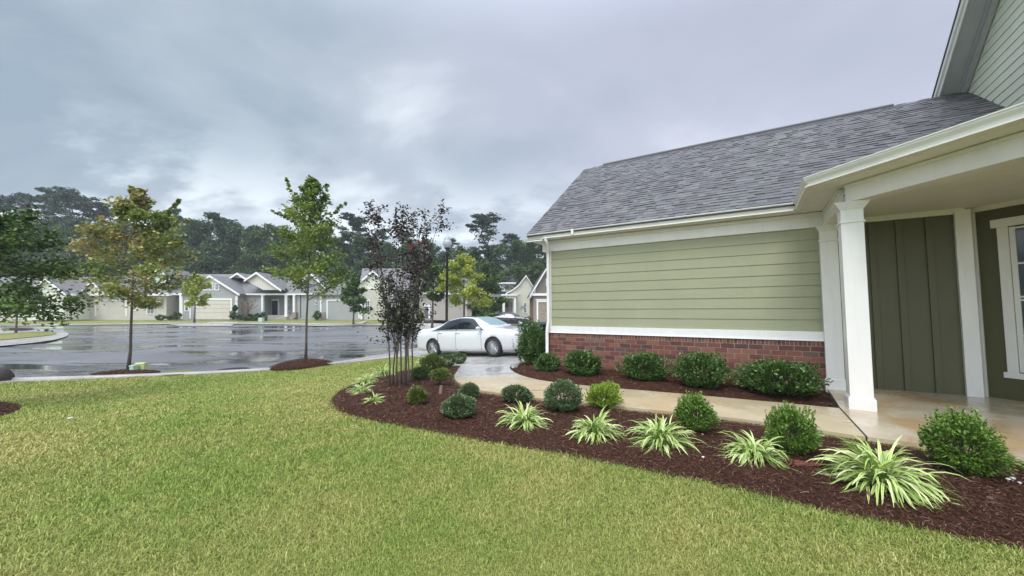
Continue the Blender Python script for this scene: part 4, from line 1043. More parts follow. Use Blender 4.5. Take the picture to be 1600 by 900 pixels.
def make_car(name, paintm, tint, detail=True, wheelm=alloy):
    root = empty(name); NX, sub_ = 70, 3; mb = MB(); vs = []; n2 = 12*sub_; ring_n = 2*n2
    for i in range(NX+1):
        t = i/NX; x = -2.45+4.9*(t-.02*math.sin(4*math.pi*t))
        pr = [cpt(x, j/sub_) for j in range(n2+1)]
        ring_ = [(x, y, z) for y, z in pr]+[(x, -y, z) for y, z in pr[1:-1][::-1]]; vs += ring_
    rn = len(ring_); fs = []
    for i in range(NX):
        for k in range(rn):
            k2 = (k+1) % rn; fs.append((i*rn+k, (i+1)*rn+k, (i+1)*rn+k2, i*rn+k2))
    fs.append(tuple(range(rn))); fs.append(tuple(NX*rn+k for k in range(rn))[::-1]); mb.add(vs, fs)
    body = mb.build('body', [paintm, black], root, smooth=True)
    WX = (-1.40, 1.42)
    cut = MB()
    for wx in WX:
        for s in (1, -1): cut.lathe([(0.001, s*.60), (.365, s*.60), (.365, s*1.1), (.001, s*1.1)] if s > 0 else [(0.001, -1.1), (.365, -1.1), (.365, -.60), (.001, -.60)], (wx, 0, .335), 'y', 40)
    co = cut.build('cut', black); 
    bmx = bmesh.new(); bmx.from_mesh(body.data); bmesh.ops.recalc_face_normals(bmx, faces=bmx.faces); bmx.to_mesh(body.data); bmx.free()
    bmx = bmesh.new(); bmx.from_mesh(co.data); bmesh.ops.remove_doubles(bmx, verts=bmx.verts, dist=.002); bmesh.ops.recalc_face_normals(bmx, faces=bmx.faces); bmx.to_mesh(co.data); bmx.free()
    md = body.modifiers.new('b', 'BOOLEAN'); md.operation = 'DIFFERENCE'; md.object = co; md.solver = 'EXACT'
    dg = bpy.context.evaluated_depsgraph_get(); me = bpy.data.meshes.new_from_object(body.evaluated_get(dg)); body.modifiers.clear(); body.data = me
    bpy.data.objects.remove(co)
    if len(me.materials) < 2: me.materials.append(black)
    for p in me.polygons:
        p.use_smooth = True; c = p.center
        for wx in WX:
            if abs(c.y) < .86 and math.hypot(c.x-wx, c.z-.335) < .372: p.material_index = 1; p.use_smooth = False
        if c.z < .235 and abs(p.normal.z) > .7: p.material_index = 1
    # glass
    for s in (1, -1):
        mb = MB(); patch(mb, 0, 0, 7.35, 9.15, 14, 6, .004, s, lambda k: (-1.52+.36*(k-7.35)+ (0.0), -.27)); patch(mb, 0, 0, 7.35, 9.15, 10, 6, .004, s, lambda k: (-.21, 1.02-.36*(k-7.35)))
        mb.build('side_window', tint, root, smooth=True)
        mb = MB(); patch(mb, -.27, -.21, 7.3, 9.2, 1, 4, .006, s); mb.build('pillar_trim', black, root)
        mb = MB()
        for k in (0,): patch(mb, 0, 0, 7.12, 7.30, 22, 1, .008, s, lambda k: (-1.60, 1.06))
        mb.build('chrome_trim', alloy, root, smooth=True)
        if detail:
            for dx in (-1.12, -.24, .93):
                mb = MB(); patch(mb, dx-.006, dx+.006, 2.2, 7.1, 1, 14, .003, s); mb.build('door_gap', black, body)
            for dx in (-1.0, -.13):
                mb = MB(); y, z = cpt(dx, 6.0); mb.tube([(dx-.10, s*(y+.028), z-.01), (dx, s*(y+.040), z-.008), (dx+.10, s*(y+.028), z-.01)], [.012, .016, .012], 8); mb.build('door_handle', paintm, root, smooth=True)
            mb = MB(); patch(mb, -1.0, 1.0, 2.0, 2.5, 12, 2, .012, s); mb.build('sill_strip', paintm, root, smooth=True)
        mb = MB(); mb.lathe([(.0, -.10), (.05, -.085), (.075, -.03), (.078, .03), (.06, .08), (.0, .10)], (0, 0, 0), 'y', 14)
        mb.v = [(a*.75, b, c*.85) for a, b, c in mb.v]; mb.v = [(a+.86+.03, s*(.99)+b, c+1.0) for a, b, c in mb.v]; mb.box(.84, .92, s*.86 if s > 0 else -.93, s*.93 if s > 0 else -.86, .955, .985)
        mb.build('side_mirror', paintm, root, smooth=True)
    mb = MB()
    for s in (1, -1): patch(mb, .60, 1.16, 9.9, 12, 8, 8, .004, s, lambda k: (.46+.03*(12-k), 1.17-.045*(12-k)))
    wsm = MATS['windscreen_glass']; mb.build('windscreen', wsm, root, smooth=True)
    mb = MB()
    for s in (1, -1): patch(mb, 0, 0, 9.9, 12, 8, 8, .004, s, lambda k: (-1.62+.02*(12-k), -.92))
    mb.build('rear_window', tint, root, smooth=True)
    mb = MB()
    for s in (1, -1): patch(mb, -.55, .40, 10.3, 12, 8, 6, .004, s)
    mb.build('sunroof', glass if detail else paintm, root, smooth=True)
    for s in (1, -1):
        mb = MB(); patch(mb, 0, 0, 5.6, 6.9, 8, 4, .005, s, lambda k: (1.93+.10*(6.9-k), 2.36)); mb.build('headlight', MATS['headlight_lens'], root, smooth=True)
        mb = MB(); patch(mb, 0, 0, 5.1, 6.8, 6, 4, .005, s, lambda k: (-2.42, -2.16-.08*(6.8-k))); mb.build('tail_light', MATS['tail_lens'], root, smooth=True)
    mb = MB(); 
    mb.prism([(2.34, 0, .34), (2.475, 0, .36), (2.475, 0, .60), (2.40, 0, .74), (2.34, 0, .74)], (0, .55, 0)); mb.v = [(a, b-.275, c) for a, b, c in mb.v]
    mb.build('grille', black, root, bevel=.02)
    mb = MB(); mb.box(2.38, 2.50, -.25, .25, .40, .52); mb.build('number_plate', white, root, bevel=.01)
    # wheels
    for wx in WX:
        for s in (1, -1):
            mb = MB(); yo = s*.80; 
            mb.lathe([(.235, -.10), (.30, -.11), (.325, -.09), (.335, -.05), (.335, .05), (.325, .09), (.30, .11), (.235, .10)], (wx, yo, .335), 'y', 32)
            wh = mb.build('wheel', rubber, root, smooth=True)
            rm = MB(); ys = s*.085
            rm.lathe([(.245, ys-s*.16), (.238, ys-s*.02), (.245, ys+s*.015), (.232, ys+s*.012), (.222, ys-s*.03), (.215, ys-s*.16)], (wx, yo, .335), 'y', 40)
            for k in range(10):
                for dd in (-.10, .10):
                    a = 2*math.pi*k/10; a1 = a+dd*.55; a2 = a+dd*1.6
                    p0 = (wx+.045*math.cos(a1), yo+ys-s*.01, .335+.045*math.sin(a1)); p1 = (wx+.232*math.cos(a2), yo+ys-s*.004, .335+.232*math.sin(a2)); rm.tube([p0, p1], [.015, .013], 5)
            rm.lathe([(.0, ys+s*.004), (.05, ys), (.055, ys-s*.03)], (wx, yo, .335), 'y', 16)
            r = rm.build('rim', wheelm, wh, smooth=False)
            bk = MB(); bk.lathe([(.0, s*.0), (.23, s*.0), (.23, s*.01)], (wx, yo, .335), 'y', 24); bk.build('brake_disc', MATS['dark_interior'], wh)
    return root
paint('car_white', (.66, .665, .67), .22, .01, 1, coat=.8); paint('car_black', (.010, .010, .012), .15, .05, 1, coat=1)
m = MM('tinted_glass'); m.col((.012, .016, .020)); m.rough(.04); m.b.inputs['Specular IOR Level'].default_value = .9; tint = m.m
m = MM('windscreen_glass'); m.col((.22, .36, .37)); m.rough(.05); m.b.inputs['Specular IOR Level'].default_value = 1.0; m.b.inputs['Coat Weight'].default_value = 1
m = MM('headlight_lens'); m.col((.55, .52, .52)); m.rough(.1); m.b.inputs['Metallic'].default_value = .4; m.b.inputs['Coat Weight'].default_value = 1
m = MM('tail_lens'); m.col((.38, .012, .02)); m.rough(.12)
def place_car(root, cx, cy, heading, zoff=.055):
    h = Vector((math.cos(heading), math.sin(heading), 0)); s = Vector((-h.y, h.x, 0)); c = Vector((cx, cy, 0))
    zf = [g1(*(c+h*1.42+s*k*.8).xy) for k in (1, -1)]; zr = [g1(*(c-h*1.40+s*k*.8).xy) for k in (1, -1)]
    pf, pr = sum(zf)/2, sum(zr)/2; pitch = math.atan2(pf-pr, 2.82); roll = math.atan2((zf[0]+zr[0])/2-(zf[1]+zr[1])/2, 1.6)
    root.rotation_mode = 'XYZ'
    Mx = Matrix.Rotation(heading, 4, 'Z') @ Matrix.Rotation(-pitch, 4, 'Y') @ Matrix.Rotation(roll, 4, 'X')
    root.rotation_euler = Mx.to_euler(); root.location = (cx, cy, (pf+pr)/2+zoff)
wc = make_car('parked_car', MATS['car_white'], tint)
CARH = R(-33)
fw = Vector(W(771, 560.5)); hd = Vector((math.cos(CARH), math.sin(CARH))); cc = fw-hd*1.42+Vector((-hd.y, hd.x))*.90
place_car(wc, cc.x, cc.y, CARH); tag(wc, 'white four-door car parked on the driveway with dark tinted side windows', 'car', 'parked cars')
bc = make_car('parked_car', MATS['car_black'], MATS['windscreen_glass'] if False else tint, False)
cb = PT(795, 500, 41.5); place_car(bc, cb.x, cb.y, R(-14), .03); tag(bc, 'black car parked across the street in front of the cream house', 'car', 'parked cars')

# ------------------------------------------------------------------ lamp post and small street things
m = MM('lamp_globe'); m.col((.50, .54, .55)); m.rough(.25); m.b.inputs['Transmission Weight'].default_value = .25; globe = m.m
x, y = PT(698, 480, 17).x, 17.0; gz = g1(x, y); H = CZ+(487-366)*17/600-gz
lp = empty('street_lamp', (x, y, gz)); tag(lp, 'black lamp post with a pale acorn-shaped globe behind the white car', 'street lamp')
mb = MB(); mb.lathe([(.20, 0), (.20, .12), (.14, .16), (.13, .55), (.085, .62), (.06, .75), (.052, H-.85), (.085, H-.82), (.085, H-.78), (.055, H-.75), (.075, H-.66), (.13, H-.62), (.13, H-.58), (.0, H-.58)], seg=20); mb.build('pole', black, lp, smooth=True)
mb = MB(); mb.lathe([(.11, H-.585), (.15, H-.54), (.195, H-.44), (.20, H-.34), (.165, H-.26), (.135, H-.235), (.14, H-.22), (.09, H-.10), (.05, H-.05), (.035, H-.02), (.0, H+.02)], seg=24); mb.build('globe', globe, lp, smooth=True)
m = MM('pale_green_plastic'); m.col((.42, .58, .44)); m.rough(.5); pgm = m.m
m = MM('yellow_green_plastic'); m.col((.56, .62, .26)); m.rough(.5); ygm = m.m
m = MM('dark_green_plastic'); m.col((.02, .035, .028)); m.rough(.45); dgm = m.m
def ubox(name, px, py, w_, d, h, mat, label, cat, rz=0, Y=None):
    x, y = W(px, py) if Y is None else (PT(px, 480, Y).x, Y)
    t = empty(name, (x, y, g1(x, y)+.045), rz); q = MB(); q.box(-w_/2, w_/2, -d/2, d/2, 0, h*.78); q.build('cabinet', mat, t, bevel=.012)
    q = MB(); q.prism([(-w_/2-.012, -d/2-.012, h*.78), (-w_/2-.012, d/2+.012, h*.78), (-w_/2-.012, d/2+.012, h*.92), (-w_/2-.012, 0, h), (-w_/2-.012, -d/2-.012, h*.90)], (w_+.024, 0, 0)); q.build('lid', mat, t, bevel=.008)
    tag(t, label, cat); return t
ubox('utility_box', 220, 581.5, .24, .16, .26, ygm, 'yellow green plastic box in the mulch at the foot of the orange maple', 'utility box', .2)
ubox('utility_box', 209, 583, .16, .16, .21, pgm, 'smaller pale blue green box leaning beside the yellow green one', 'utility box', -.2)
ubox('utility_box', 409, 500, .42, .4, .42, pgm, 'pale green utility box on the far lawn', 'utility box', 0, 41)
ubox('utility_box', 415, 500, .36, .4, .55, dgm, 'dark green utility box behind the pale green one on the far lawn', 'utility box', .3, 42)
ubox('utility_box', 746, 495, .25, .25, .55, white, 'tiny white post box seen over the roof of the white car', 'utility box', .3, 36)
# drain cover
x, y = W(365, 579); t = empty('drain_cover', (x, y, g1(x, y)+.038)); tag(t, 'round dark iron drain cover set in the pale pavement', 'drain cover')
q = MB(); q.lathe([(.0, .0), (.40, .0), (.41, .006), (.44, .006), (.45, -.01)], seg=32)
q.build('rim', black, t); q = MB()
for i in range(-4, 5): q.box(-.36*math.cos(i*.23), .36*math.cos(i*.23), i*.08-.012, i*.08+.012, .001, .008)
q.build('grate', paint('rusty_iron', (.06, .05, .045), .7, .3, 12), t)
# dark bin behind the corner of the house
x, y = PT(846, 500, 11.6).x, 11.6
t = empty('wheeled_bin', (x+.12, y, .06), .3); tag(t, 'dark green wheeled bin behind the house corner by the downspout', 'bin')
q = MB(); q.prism([(-.25, -.27, .12), (.25, -.27, .12), (.25, .27, .12), (-.25, .27, .12)], (0, 0, .05)); q.add([(-.24, -.26, .12), (.24, -.26, .12), (.24, .26, .12), (-.24, .26, .12), (-.30, -.33, .98), (.30, -.33, .98), (.30, .33, .98), (-.30, .33, .98)], [(0, 3, 2, 1), (4, 5, 6, 7), (0, 1, 5, 4), (1, 2, 6, 5), (2, 3, 7, 6), (3, 0, 4, 7)]); q.build('tub', dgm, t, bevel=.01)
q = MB(); q.prism([(-.32, -.36, .98), (-.32, .36, .98), (-.32, .36, 1.03), (-.32, .0, 1.09), (-.32, -.36, 1.03)], (.64, 0, 0)); q.build('lid', dgm, t, bevel=.01)
q = MB()
for s in (-1, 1): q.lathe([(.0, s*.30-.03), (.12, s*.30-.03), (.12, s*.30+.03), (.0, s*.30+.03)], (.24, 0, .12), 'y', 16)
q.build('wheel', rubber, t)
# boulder at the left edge
x, y = W(-8, 597); rr = random.Random(3); bmx = bmesh.new(); bmesh.ops.create_icosphere(bmx, subdivisions=3, radius=.34)
for v in bmx.verts: n_ = math.sin(v.co.x*7+1)*.03+math.sin(v.co.y*9)*.03+rr.uniform(-.015, .015); v.co *= 1+n_*1.5; v.co.z *= .8; v.co.x *= .95
me = bpy.data.meshes.new('boulder'); bmx.to_mesh(me); me.materials.append(paint('dark_brown_rock', (.045, .035, .032), .8, .4, 4, .6)); o = bpy.data.objects.new('boulder', me); C.objects.link(o); o.location = (x-.05, y, g1(x, y)+.1)
for p in me.polygons: p.use_smooth = True
tag(o, 'dark brown boulder at the pavement on the left edge of the picture', 'boulder')
# scraps, mushrooms
rr = random.Random(8); mush = paint('white_mushroom', (.75, .72, .66), .6, .05, 9)
for i, (px, py, lb) in enumerate([(1577, 745, 'tiny white mushroom nearest the right edge of the mulch bed, top one of the group'), (1583, 762, 'tiny white mushroom low in the group at the right edge'), (1594, 768, 'tiny white mushroom touching the right edge of the picture'), (1576, 763, 'tiny white mushroom left in the group at the right edge'), (1098, 688, 'tiny white mushroom behind the striped clump at mid bed'), (1099, 726, 'tiny white mushroom near the lawn edge at mid bed')]):
    x, y = W(px, py); t = empty('mushroom', (x, y, g1(x, y)+.055)); tag(t, lb, 'mushroom', 'tiny white mushrooms in the mulch'); s = rr.uniform(.012, .02)
    q = MB(); q.lathe([(.35*s, 0), (.3*s, s)], seg=8); q.build('stem', mush, t, smooth=True)
    q = MB(); q.lathe([(.0, s*.95), (s, s), (s*.85, s*1.4), (.0, s*1.75)], seg=10); q.build('cap', mush, t, smooth=True)
m = MM('red_brown_strips'); m.col(m.ramp(m.island(), [(0, (.13, .035, .022)), (1, (.26, .08, .05))])); m.rough(.7)
x, y = W(1258, 737); q = MB()
for i in range(60):
    a = rr.gauss(.1, .35); px_, py_ = x+rr.gauss(0, .07), y+rr.gauss(0, .025); L = rr.uniform(.02, .06); c, s = math.cos(a), math.sin(a); z = g1(x, y)+.065+rr.uniform(0, .012)
    q.add([(px_-c*L+s*.003, py_-s*L-c*.003, z), (px_+c*L+s*.003, py_+s*L-c*.003, z), (px_+c*L-s*.003, py_+s*L+c*.003, z+.002), (px_-c*L-s*.003, py_-s*L+c*.003, z+.002)], [(0, 1, 2, 3)])
o = q.build('red_bark_strips', m.m); tag(o, 'reddish brown strips of bark lying left of the widest striped clump', 'bark strips')
x, y = W(109, 658); q = MB(); q.prism([(-.03, -.012, 0), (.02, -.018, .004), (.036, .006, .008), (-.006, .02, .004)], (0, 0, .012)); o = q.build('paper_scrap', white); o.location = (x, y, g1(x, y)+.035); tag(o, 'small white scrap lying on the lawn at left', 'scrap')

# ------------------------------------------------------------------ houses across the street
class FH:
    def __init__(s, name, label, Y, px, group='houses across the street'):
        s.Y = Y; p = PT(px, 480, Y); s.o = Vector((p.x, Y, g1(p.x, Y))); s.root = empty(name, s.o); tag(s.root, label, 'house', group)
    def p(s, px, py, dy=0):
        """point of the front plane (at distance Y), pushed back by dy without moving sideways"""
        return PT(px, py, s.Y+dy)-s.o
    def pp(s, px, py, dy): return PT(px, py, s.Y+dy)-s.o
    def part(s, name, mat, fn, parent=None, bevel=0):
        q = MB(); fn(q); return q.build(name, mat, parent or s.root, bevel=bevel)
    def ex(s, q, pts, dy, D):
        """outline (pixels measured on the front plane), from dy to dy+D behind it"""
        q.prism([s.p(a, b, dy) for a, b in pts], (0, D, 0))
    def rect(s, q, x0, x1, y0, y1, dy, D): s.ex(q, [(x0, y1), (x1, y1), (x1, y0), (x0, y0)], dy, D)
    def slab(s, q, pts, th=.14):
        P = [s.pp(*a) for a in pts]; n = (P[1]-P[0]).cross(P[2]-P[0]).normalized(); n = n if n.z > 0 else -n; q.prism(P, n*-th)
    def window(s, x0, x1, y0, y1, dy=-.03, cols=1, rows=2, fr=.8):
        f_ = s.part('window', white, lambda q: s.rect(q, x0-fr, x1+fr, y0-fr, y1+fr, dy-.05, .06)); s.part('pane', glass, lambda q: s.rect(q, x0, x1, y0, y1, dy-.056, .03), f_)
        def bars(q):
            for i in range(1, cols): c = x0+(x1-x0)*i/cols; s.rect(q, c-.18, c+.18, y0, y1, dy-.075, .018)
            for j in range(1, rows): c = y0+(y1-y0)*j/rows; s.rect(q, x0, x1, c-.22, c+.22, dy-.078, .02)
        if cols > 1 or rows > 1: s.part('sash', white, bars, f_)
    def gdoor(s, x0, x1, y0, y1, mat, dy=.06, fr=2):
        d_ = s.part('garage_door', mat, lambda q: s.rect(q, x0, x1, y0, y1+.6, dy-.05, .04)); s.part('door_frame', white, lambda q: (s.rect(q, x0-fr, x0, y0-fr, y1+.6, -.06, .13), s.rect(q, x1, x1+fr, y0-fr, y1+.6, -.06, .13), s.rect(q, x0, x1, y0-fr, y0, -.06, .13)))
        n = 4; s.part('panel_joint', dark, lambda q: [s.rect(q, x0, x1, y0+(y1-y0)*k/n-.12, y0+(y1-y0)*k/n+.12, dy-.055, .01) for k in range(1, n)], d_)
    def gable(s, name, wall, pk, le, ri, back, base=None, oh=.35, rt=2.0, roofm=None, dy=0):
        """gable front with roof slopes running back; pk, le, ri in pixels"""
        b = base; pts = [pk, le]+([(le[0], b), (ri[0], b)] if b else [])+[ri]
        w_ = s.part(name, wall, lambda q: s.ex(q, pts[::-1], dy, back))
        def rf(q):
            for e_ in (le, ri):
                dx = (e_[0]-pk[0]); k = 1+3.0/max(1, abs(dx)); ex_ = (pk[0]+dx*k, pk[1]+(e_[1]-pk[1])*k)
                A, B = s.p(*pk, dy-oh), s.p(*ex_, dy-oh); q.prism([A+Vector((0, 0, .02)), B+Vector((0, 0, .02)), B+Vector((0, 0, .14)), A+Vector((0, 0, .14))], (0, back+oh, 0))
        r = s.part('roof', roofm or froof, rf)
        def rk(q):
            for e_ in (le, ri):
                dx = (e_[0]-pk[0]); k = 1+3.0/max(1, abs(dx)); ex_ = (pk[0]+dx*k, pk[1]+(e_[1]-pk[1])*k)
                A, B = s.p(*pk, dy-oh-.04), s.p(*ex_, dy-oh-.04); q.prism([A+Vector((0, 0, -.12)), B+Vector((0, 0, -.12)), B+Vector((0, 0, .13)), A+Vector((0, 0, .13))], (0, .035, 0))
        s.part('rake_board', white, rk); return w_

# A: grey house with garage gable and porch
A = FH('grey_house', 'grey sided house with a cream garage door, a beige batten gable and a small porch', 47, 380)
A.part('main_wall', gsid, lambda q: (A.rect(q, 372.5, 410, 459, 500, .3, 9), A.rect(q, 410, 461, 459, 500, 2.2, 7), A.rect(q, 461, 505, 459, 500, .3, 9)))
A.part('main_roof', froof, lambda q: (A.slab(q, [(268, 458.5, .0), (512, 458.5, .0), (488, 429, 5), (268, 428, 5)]), A.slab(q, [(268, 462, 10.5), (268, 429, 5), (488, 430, 5), (512, 462, 10.5)]), A.slab(q, [(512, 458.5, 0), (512, 462, 10.4), (488, 430, 5)])))
A.part('eave_trim', white, lambda q: (A.rect(q, 371, 462, 458.6, 461, -.12, .4), A.rect(q, 461, 512, 458.6, 460.6, -.10, .4)))
A.gable('garage_wall', gsid, (327, 431.5), (283, 459), (371, 459), 6, 500, dy=-.9)
A.part('gable_panel', bbat, lambda q: A.ex(q, [(327, 433), (312, 442.8), (342, 442.8)][::-1], -.93, .03))
for x0_, x1_ in ((367.5, 371.3), (282.7, 285), (296, 298)): A.part('corner_board', white, lambda q: A.rect(q, x0_, x1_, 462, 498, -.96, .06))
A.o.y; 
def shift(h, d): h.Y0 = h.Y
for (x0, x1) in ((318.5, 322.5), (327.5, 331.8), (336.5, 341)): A.window(x0, x1, 443.8, 452.2, -.93, 2, 2, 1.6)
d_ = A.part('garage_door', gdoor, lambda q: A.rect(q, 305.5, 360, 469, 499, -.95, .05)); A.part('door_frame', white, lambda q: (A.rect(q, 303, 305.5, 466, 499, -1.0, .1), A.rect(q, 360, 362.5, 466, 499, -1.0, .1), A.rect(q, 305.5, 360, 466, 469, -1.0, .1)))
A.part('panel_joint', dark, lambda q: [A.rect(q, 305.5, 360, y-.1, y+.1, -.955, .01) for y in (475.5, 482, 488.5)], d_)
A.window(289.5, 293.5, 471, 485, -.93, 1, 2, 1.4)
A.gable('porch_gable', bbat, (400, 426.5), (384, 437), (436, 452), 5, dy=-.6)
A.part('porch_gable_panel', bbat, lambda q: A.ex(q, [(400, 428), (385, 438.5), (411, 453), (436.5, 453)][::-1], -.64, .5))
A.gable('rear_gable', csid, (370, 427.5), (360, 434), (381, 434.5), 3, dy=2.2)
A.gable('side_gable', gsid, (487, 429), (470, 441), (505, 447), 3, dy=2.0)
A.part('porch_floor', conc, lambda q: A.rect(q, 408, 462, 492.5, 500, .3, 2))
for x, w_ in ((409.5, 3.2), (446.5, 3.8), (458.8, 3)): 
    A.part('porch_column', white, lambda q: (A.rect(q, x-w_/2, x+w_/2, 461, 494, -.05, .28), A.rect(q, x-w_/2-.6, x+w_/2+.6, 461, 462.2, -.1, .35), A.rect(q, x-w_/2-.6, x+w_/2+.6, 491, 495, -.1, .35)))
A.part('column_pier', stone, lambda q: A.rect(q, 455.5, 462, 488, 497, -.15, .45))
f_ = A.part('front_door', navy, lambda q: A.rect(q, 424.5, 434, 470, 492.5, 2.12, .06)); A.part('door_trim', white, lambda q: (A.rect(q, 422.6, 424.5, 467, 492.5, 2.1, .1), A.rect(q, 434, 436, 467, 492.5, 2.1, .1), A.rect(q, 424.5, 434, 467, 470, 2.1, .1)), f_)
A.window(447.8, 452.5, 468, 485.5, 2.17, 1, 2, 1); A.window(493, 495, 470.5, 475.5, .27, 1, 1, .8); A.window(498.5, 500.5, 470.5, 475.5, .27, 1, 1, .8)
A.part('porch_wing', navy, lambda q: A.rect(q, 262, 283, 458, 500, .9, 5)); A.part('wing_column', white, lambda q: (A.rect(q, 280, 283.5, 458, 498, -.6, .3), A.rect(q, 262, 280, 458, 461, -.6, .3)))
A.window(277, 280, 466, 484, .85, 1, 2, .8)
A.part('vent_pipe', white, lambda q: A.rect(q, 425, 426, 426.5, 433, 4, .1))
A.part('downpipe', dark, lambda q: A.rect(q, 469, 469.6, 461, 497, .22, .06))

# B: white garage house behind the many-stemmed tree
B = FH('white_garage_house', 'grey house with white garage door and white gable, partly hidden by the purple-leaved tree', 46, 550)
B.part('wall', gsid, lambda q: (B.rect(q, 498, 566, 461, 500, 0, 8), B.rect(q, 566, 650, 452, 500, 1.2, 9)))
B.part('roof', froof, lambda q: (B.slab(q, [(496, 460.5, -.4), (566, 460.5, -.4), (566, 436, 4.5), (548, 436, 4.5)]), B.slab(q, [(496, 460.5, -.4), (548, 436, 4.5), (520, 462, 8.5)]), B.slab(q, [(560, 453, .8), (654, 453, .8), (648, 419.5, 6), (566, 419.5, 6)]), B.slab(q, [(566, 419.5, 6), (648, 419.5, 6), (652, 456, 11), (562, 456, 11)])))
B.part('eave_trim', white, lambda q: (B.rect(q, 497, 567, 460.4, 462.2, -.3, .3), B.rect(q, 560, 654, 452.6, 454.4, .9, .25)))
B.gable('white_gable', palesid, (582, 424), (562, 441), (603, 441), 5, 452, dy=.2)
B.part('gable_wall', csid, lambda q: B.rect(q, 566, 606, 452, 500, .25, 1))
B.gdoor(512, 560, 470, 497, gdoorw); [B.part('corner_board', white, lambda q: B.rect(q, a_, b_, 462, 499, -.05, .1)) for a_, b_ in ((500, 502.2), (563, 566))]
B.part('brick_base', stone, lambda q: B.rect(q, 498, 508, 488, 500, -.12, .1))
B.window(571, 577, 470, 486, .2, 2, 2, 1.2)
for x in (612, 630): B.part('porch_column', white, lambda q: B.rect(q, x-2, x+2, 454, 498, .9, .25))
B.window(618, 624, 466, 486, 1.15, 2, 2, 1.2)
# G: taupe house behind the lamp post
Gh = FH('taupe_house', 'low taupe garage house behind the lamp post and the yellow tree', 43, 690)
Gh.part('wall', tsid, lambda q: Gh.rect(q, 655, 737, 458, 500, 0, 9))
Gh.part('roof', froof, lambda q: (Gh.slab(q, [(651, 458.5, -.4), (741, 458.5, -.4), (735, 434, 5), (657, 434, 5)]), Gh.slab(q, [(657, 434, 5), (735, 434, 5), (740, 461, 10), (652, 461, 10)])))
Gh.part('eave_trim', white, lambda q: Gh.rect(q, 651, 741, 458.2, 460.2, -.4, .35))
Gh.gdoor(676, 728, 466, 497, tsid, .06, .8); Gh.part('side_door', gbdoor, lambda q: Gh.rect(q, 664, 669.5, 479, 497, -.06, .05)); Gh.part('door_trim', white, lambda q: (Gh.rect(q, 669.5, 672.5, 476, 497.5, -.08, .08), Gh.rect(q, 661.5, 669.5, 476, 479, -.08, .08)))
# C: cream house
Cc_ = FH('cream_house', 'cream house with a dormer, steep gable and small porch behind the black car', 60, 805)
Cc_.part('wall', csid, lambda q: (Cc_.ex(q, [(822, 431.5), (810, 447), (800, 454), (796, 459), (796, 500), (834, 500), (834, 450)], 0, 9), Cc_.rect(q, 760, 796, 462, 500, 2.5, 6)))
Cc_.part('roof', froof, lambda q: (Cc_.slab(q, [(762, 464, .5), (796, 464, .5), (812, 441, 2.8), (822, 431, 5.5), (766, 431, 5.5)][0:5]), q.prism([Cc_.p(822, 430.5, -.3), Cc_.p(834, 449.5, -.3), Cc_.p(834, 448, -.3), Cc_.p(822, 429, -.3)], (0, 9.5, 0))))
Cc_.part('front_roof', froof, lambda q: q.prism([Cc_.p(822, 430.5, -.3), Cc_.p(810, 446, -.3), Cc_.p(800, 453.5, -.3), Cc_.p(790, 459, -.3), Cc_.p(790, 457.5, -.3), Cc_.p(800, 452, -.3), Cc_.p(809.5, 444.8, -.3), Cc_.p(822, 429, -.3)], (0, 9.3, 0)))
Cc_.part('rake_board', white, lambda q: (q.prism([Cc_.p(*a, -.36) for a in ((822, 431.6), (810, 447.2), (800, 454.5), (790, 460), (790, 458.4), (800, 453), (809.6, 445.7), (822, 429.8))], (0, .05, 0)), q.prism([Cc_.p(*a, -.36) for a in ((822, 431.6), (835, 451.5), (835, 450), (822, 429.8))], (0, .05, 0))))
Cc_.part('dormer', csid, lambda q: Cc_.rect(q, 779, 803, 442.5, 456, .9, 3.5)); Cc_.part('dormer_roof', froof, lambda q: (Cc_.slab(q, [(775, 441.5, .5), (807, 444.5, .5), (800, 439, 4), (778, 438, 4)]))); Cc_.part('dormer_trim', white, lambda q: (Cc_.rect(q, 776, 806, 441.2, 443.2, .5, .2)))
Cc_.window(783, 787.5, 445, 453.5, .85, 1, 2, .9)
Cc_.part('porch_roof', cream, lambda q: (Cc_.rect(q, 783, 808, 459.5, 462, -1.6, 2), Cc_.rect(q, 785, 806, 462, 466, -1.3, 1.6)))
for x in (787, 804.5): Cc_.part('porch_column', white, lambda q: Cc_.rect(q, x-1.9, x+1.9, 466, 500, -1.3, .45))
f_ = Cc_.part('front_door', gbdoor, lambda q: Cc_.rect(q, 793.5, 800.5, 472, 498, -.06, .05)); Cc_.part('door_light', glass, lambda q: [Cc_.rect(q, 794.6+i*2.7, 796.6+i*2.7, 474+j*5, 477.6+j*5, -.07, .02) for i in range(2) for j in range(3)], f_)
Cc_.window(819, 822.5, 473, 488, -.02, 2, 2, .9); Cc_.window(827.3, 828.3, 474, 478, -.02, 1, 1, .5); Cc_.window(830.6, 831.6, 474, 478, -.02, 1, 1, .5); Cc_.window(767, 774, 472, 493, 2.4, 1, 2, 1); Cc_.window(779, 783, 472, 488, 2.4, 1, 2, 1)
# D: brown gable with stone garage
D_ = FH('brown_gable_house', 'house with brown batten gable and tan stone garage front beside the white downspout', 41, 855)
D_.gable('gable_wall', brbat, (854, 420), (831, 458), (877, 458), 9, rt=3); D_.part('stone_wall', stone, lambda q: D_.rect(q, 833.5, 876, 462, 510, 0, 8.9))
D_.part('trim_board', white, lambda q: (D_.rect(q, 829, 878, 458.3, 462, -.3, .3), )); D_.part('inner_rake', cream, lambda q: (q.prism([D_.p(*a, -.05) for a in ((851, 427), (838, 449), (836, 458), (834, 458), (836, 448), (851, 424))][::-1], (0, .04, 0))))
D_.gdoor(841, 868, 472, 503, gdoorb, fr=2.6); D_.part('lintel', cream, lambda q: D_.rect(q, 837, 872, 467, 469.2, -.08, .07)); D_.window(854, 860, 436, 446, -.03, 2, 2, 1)
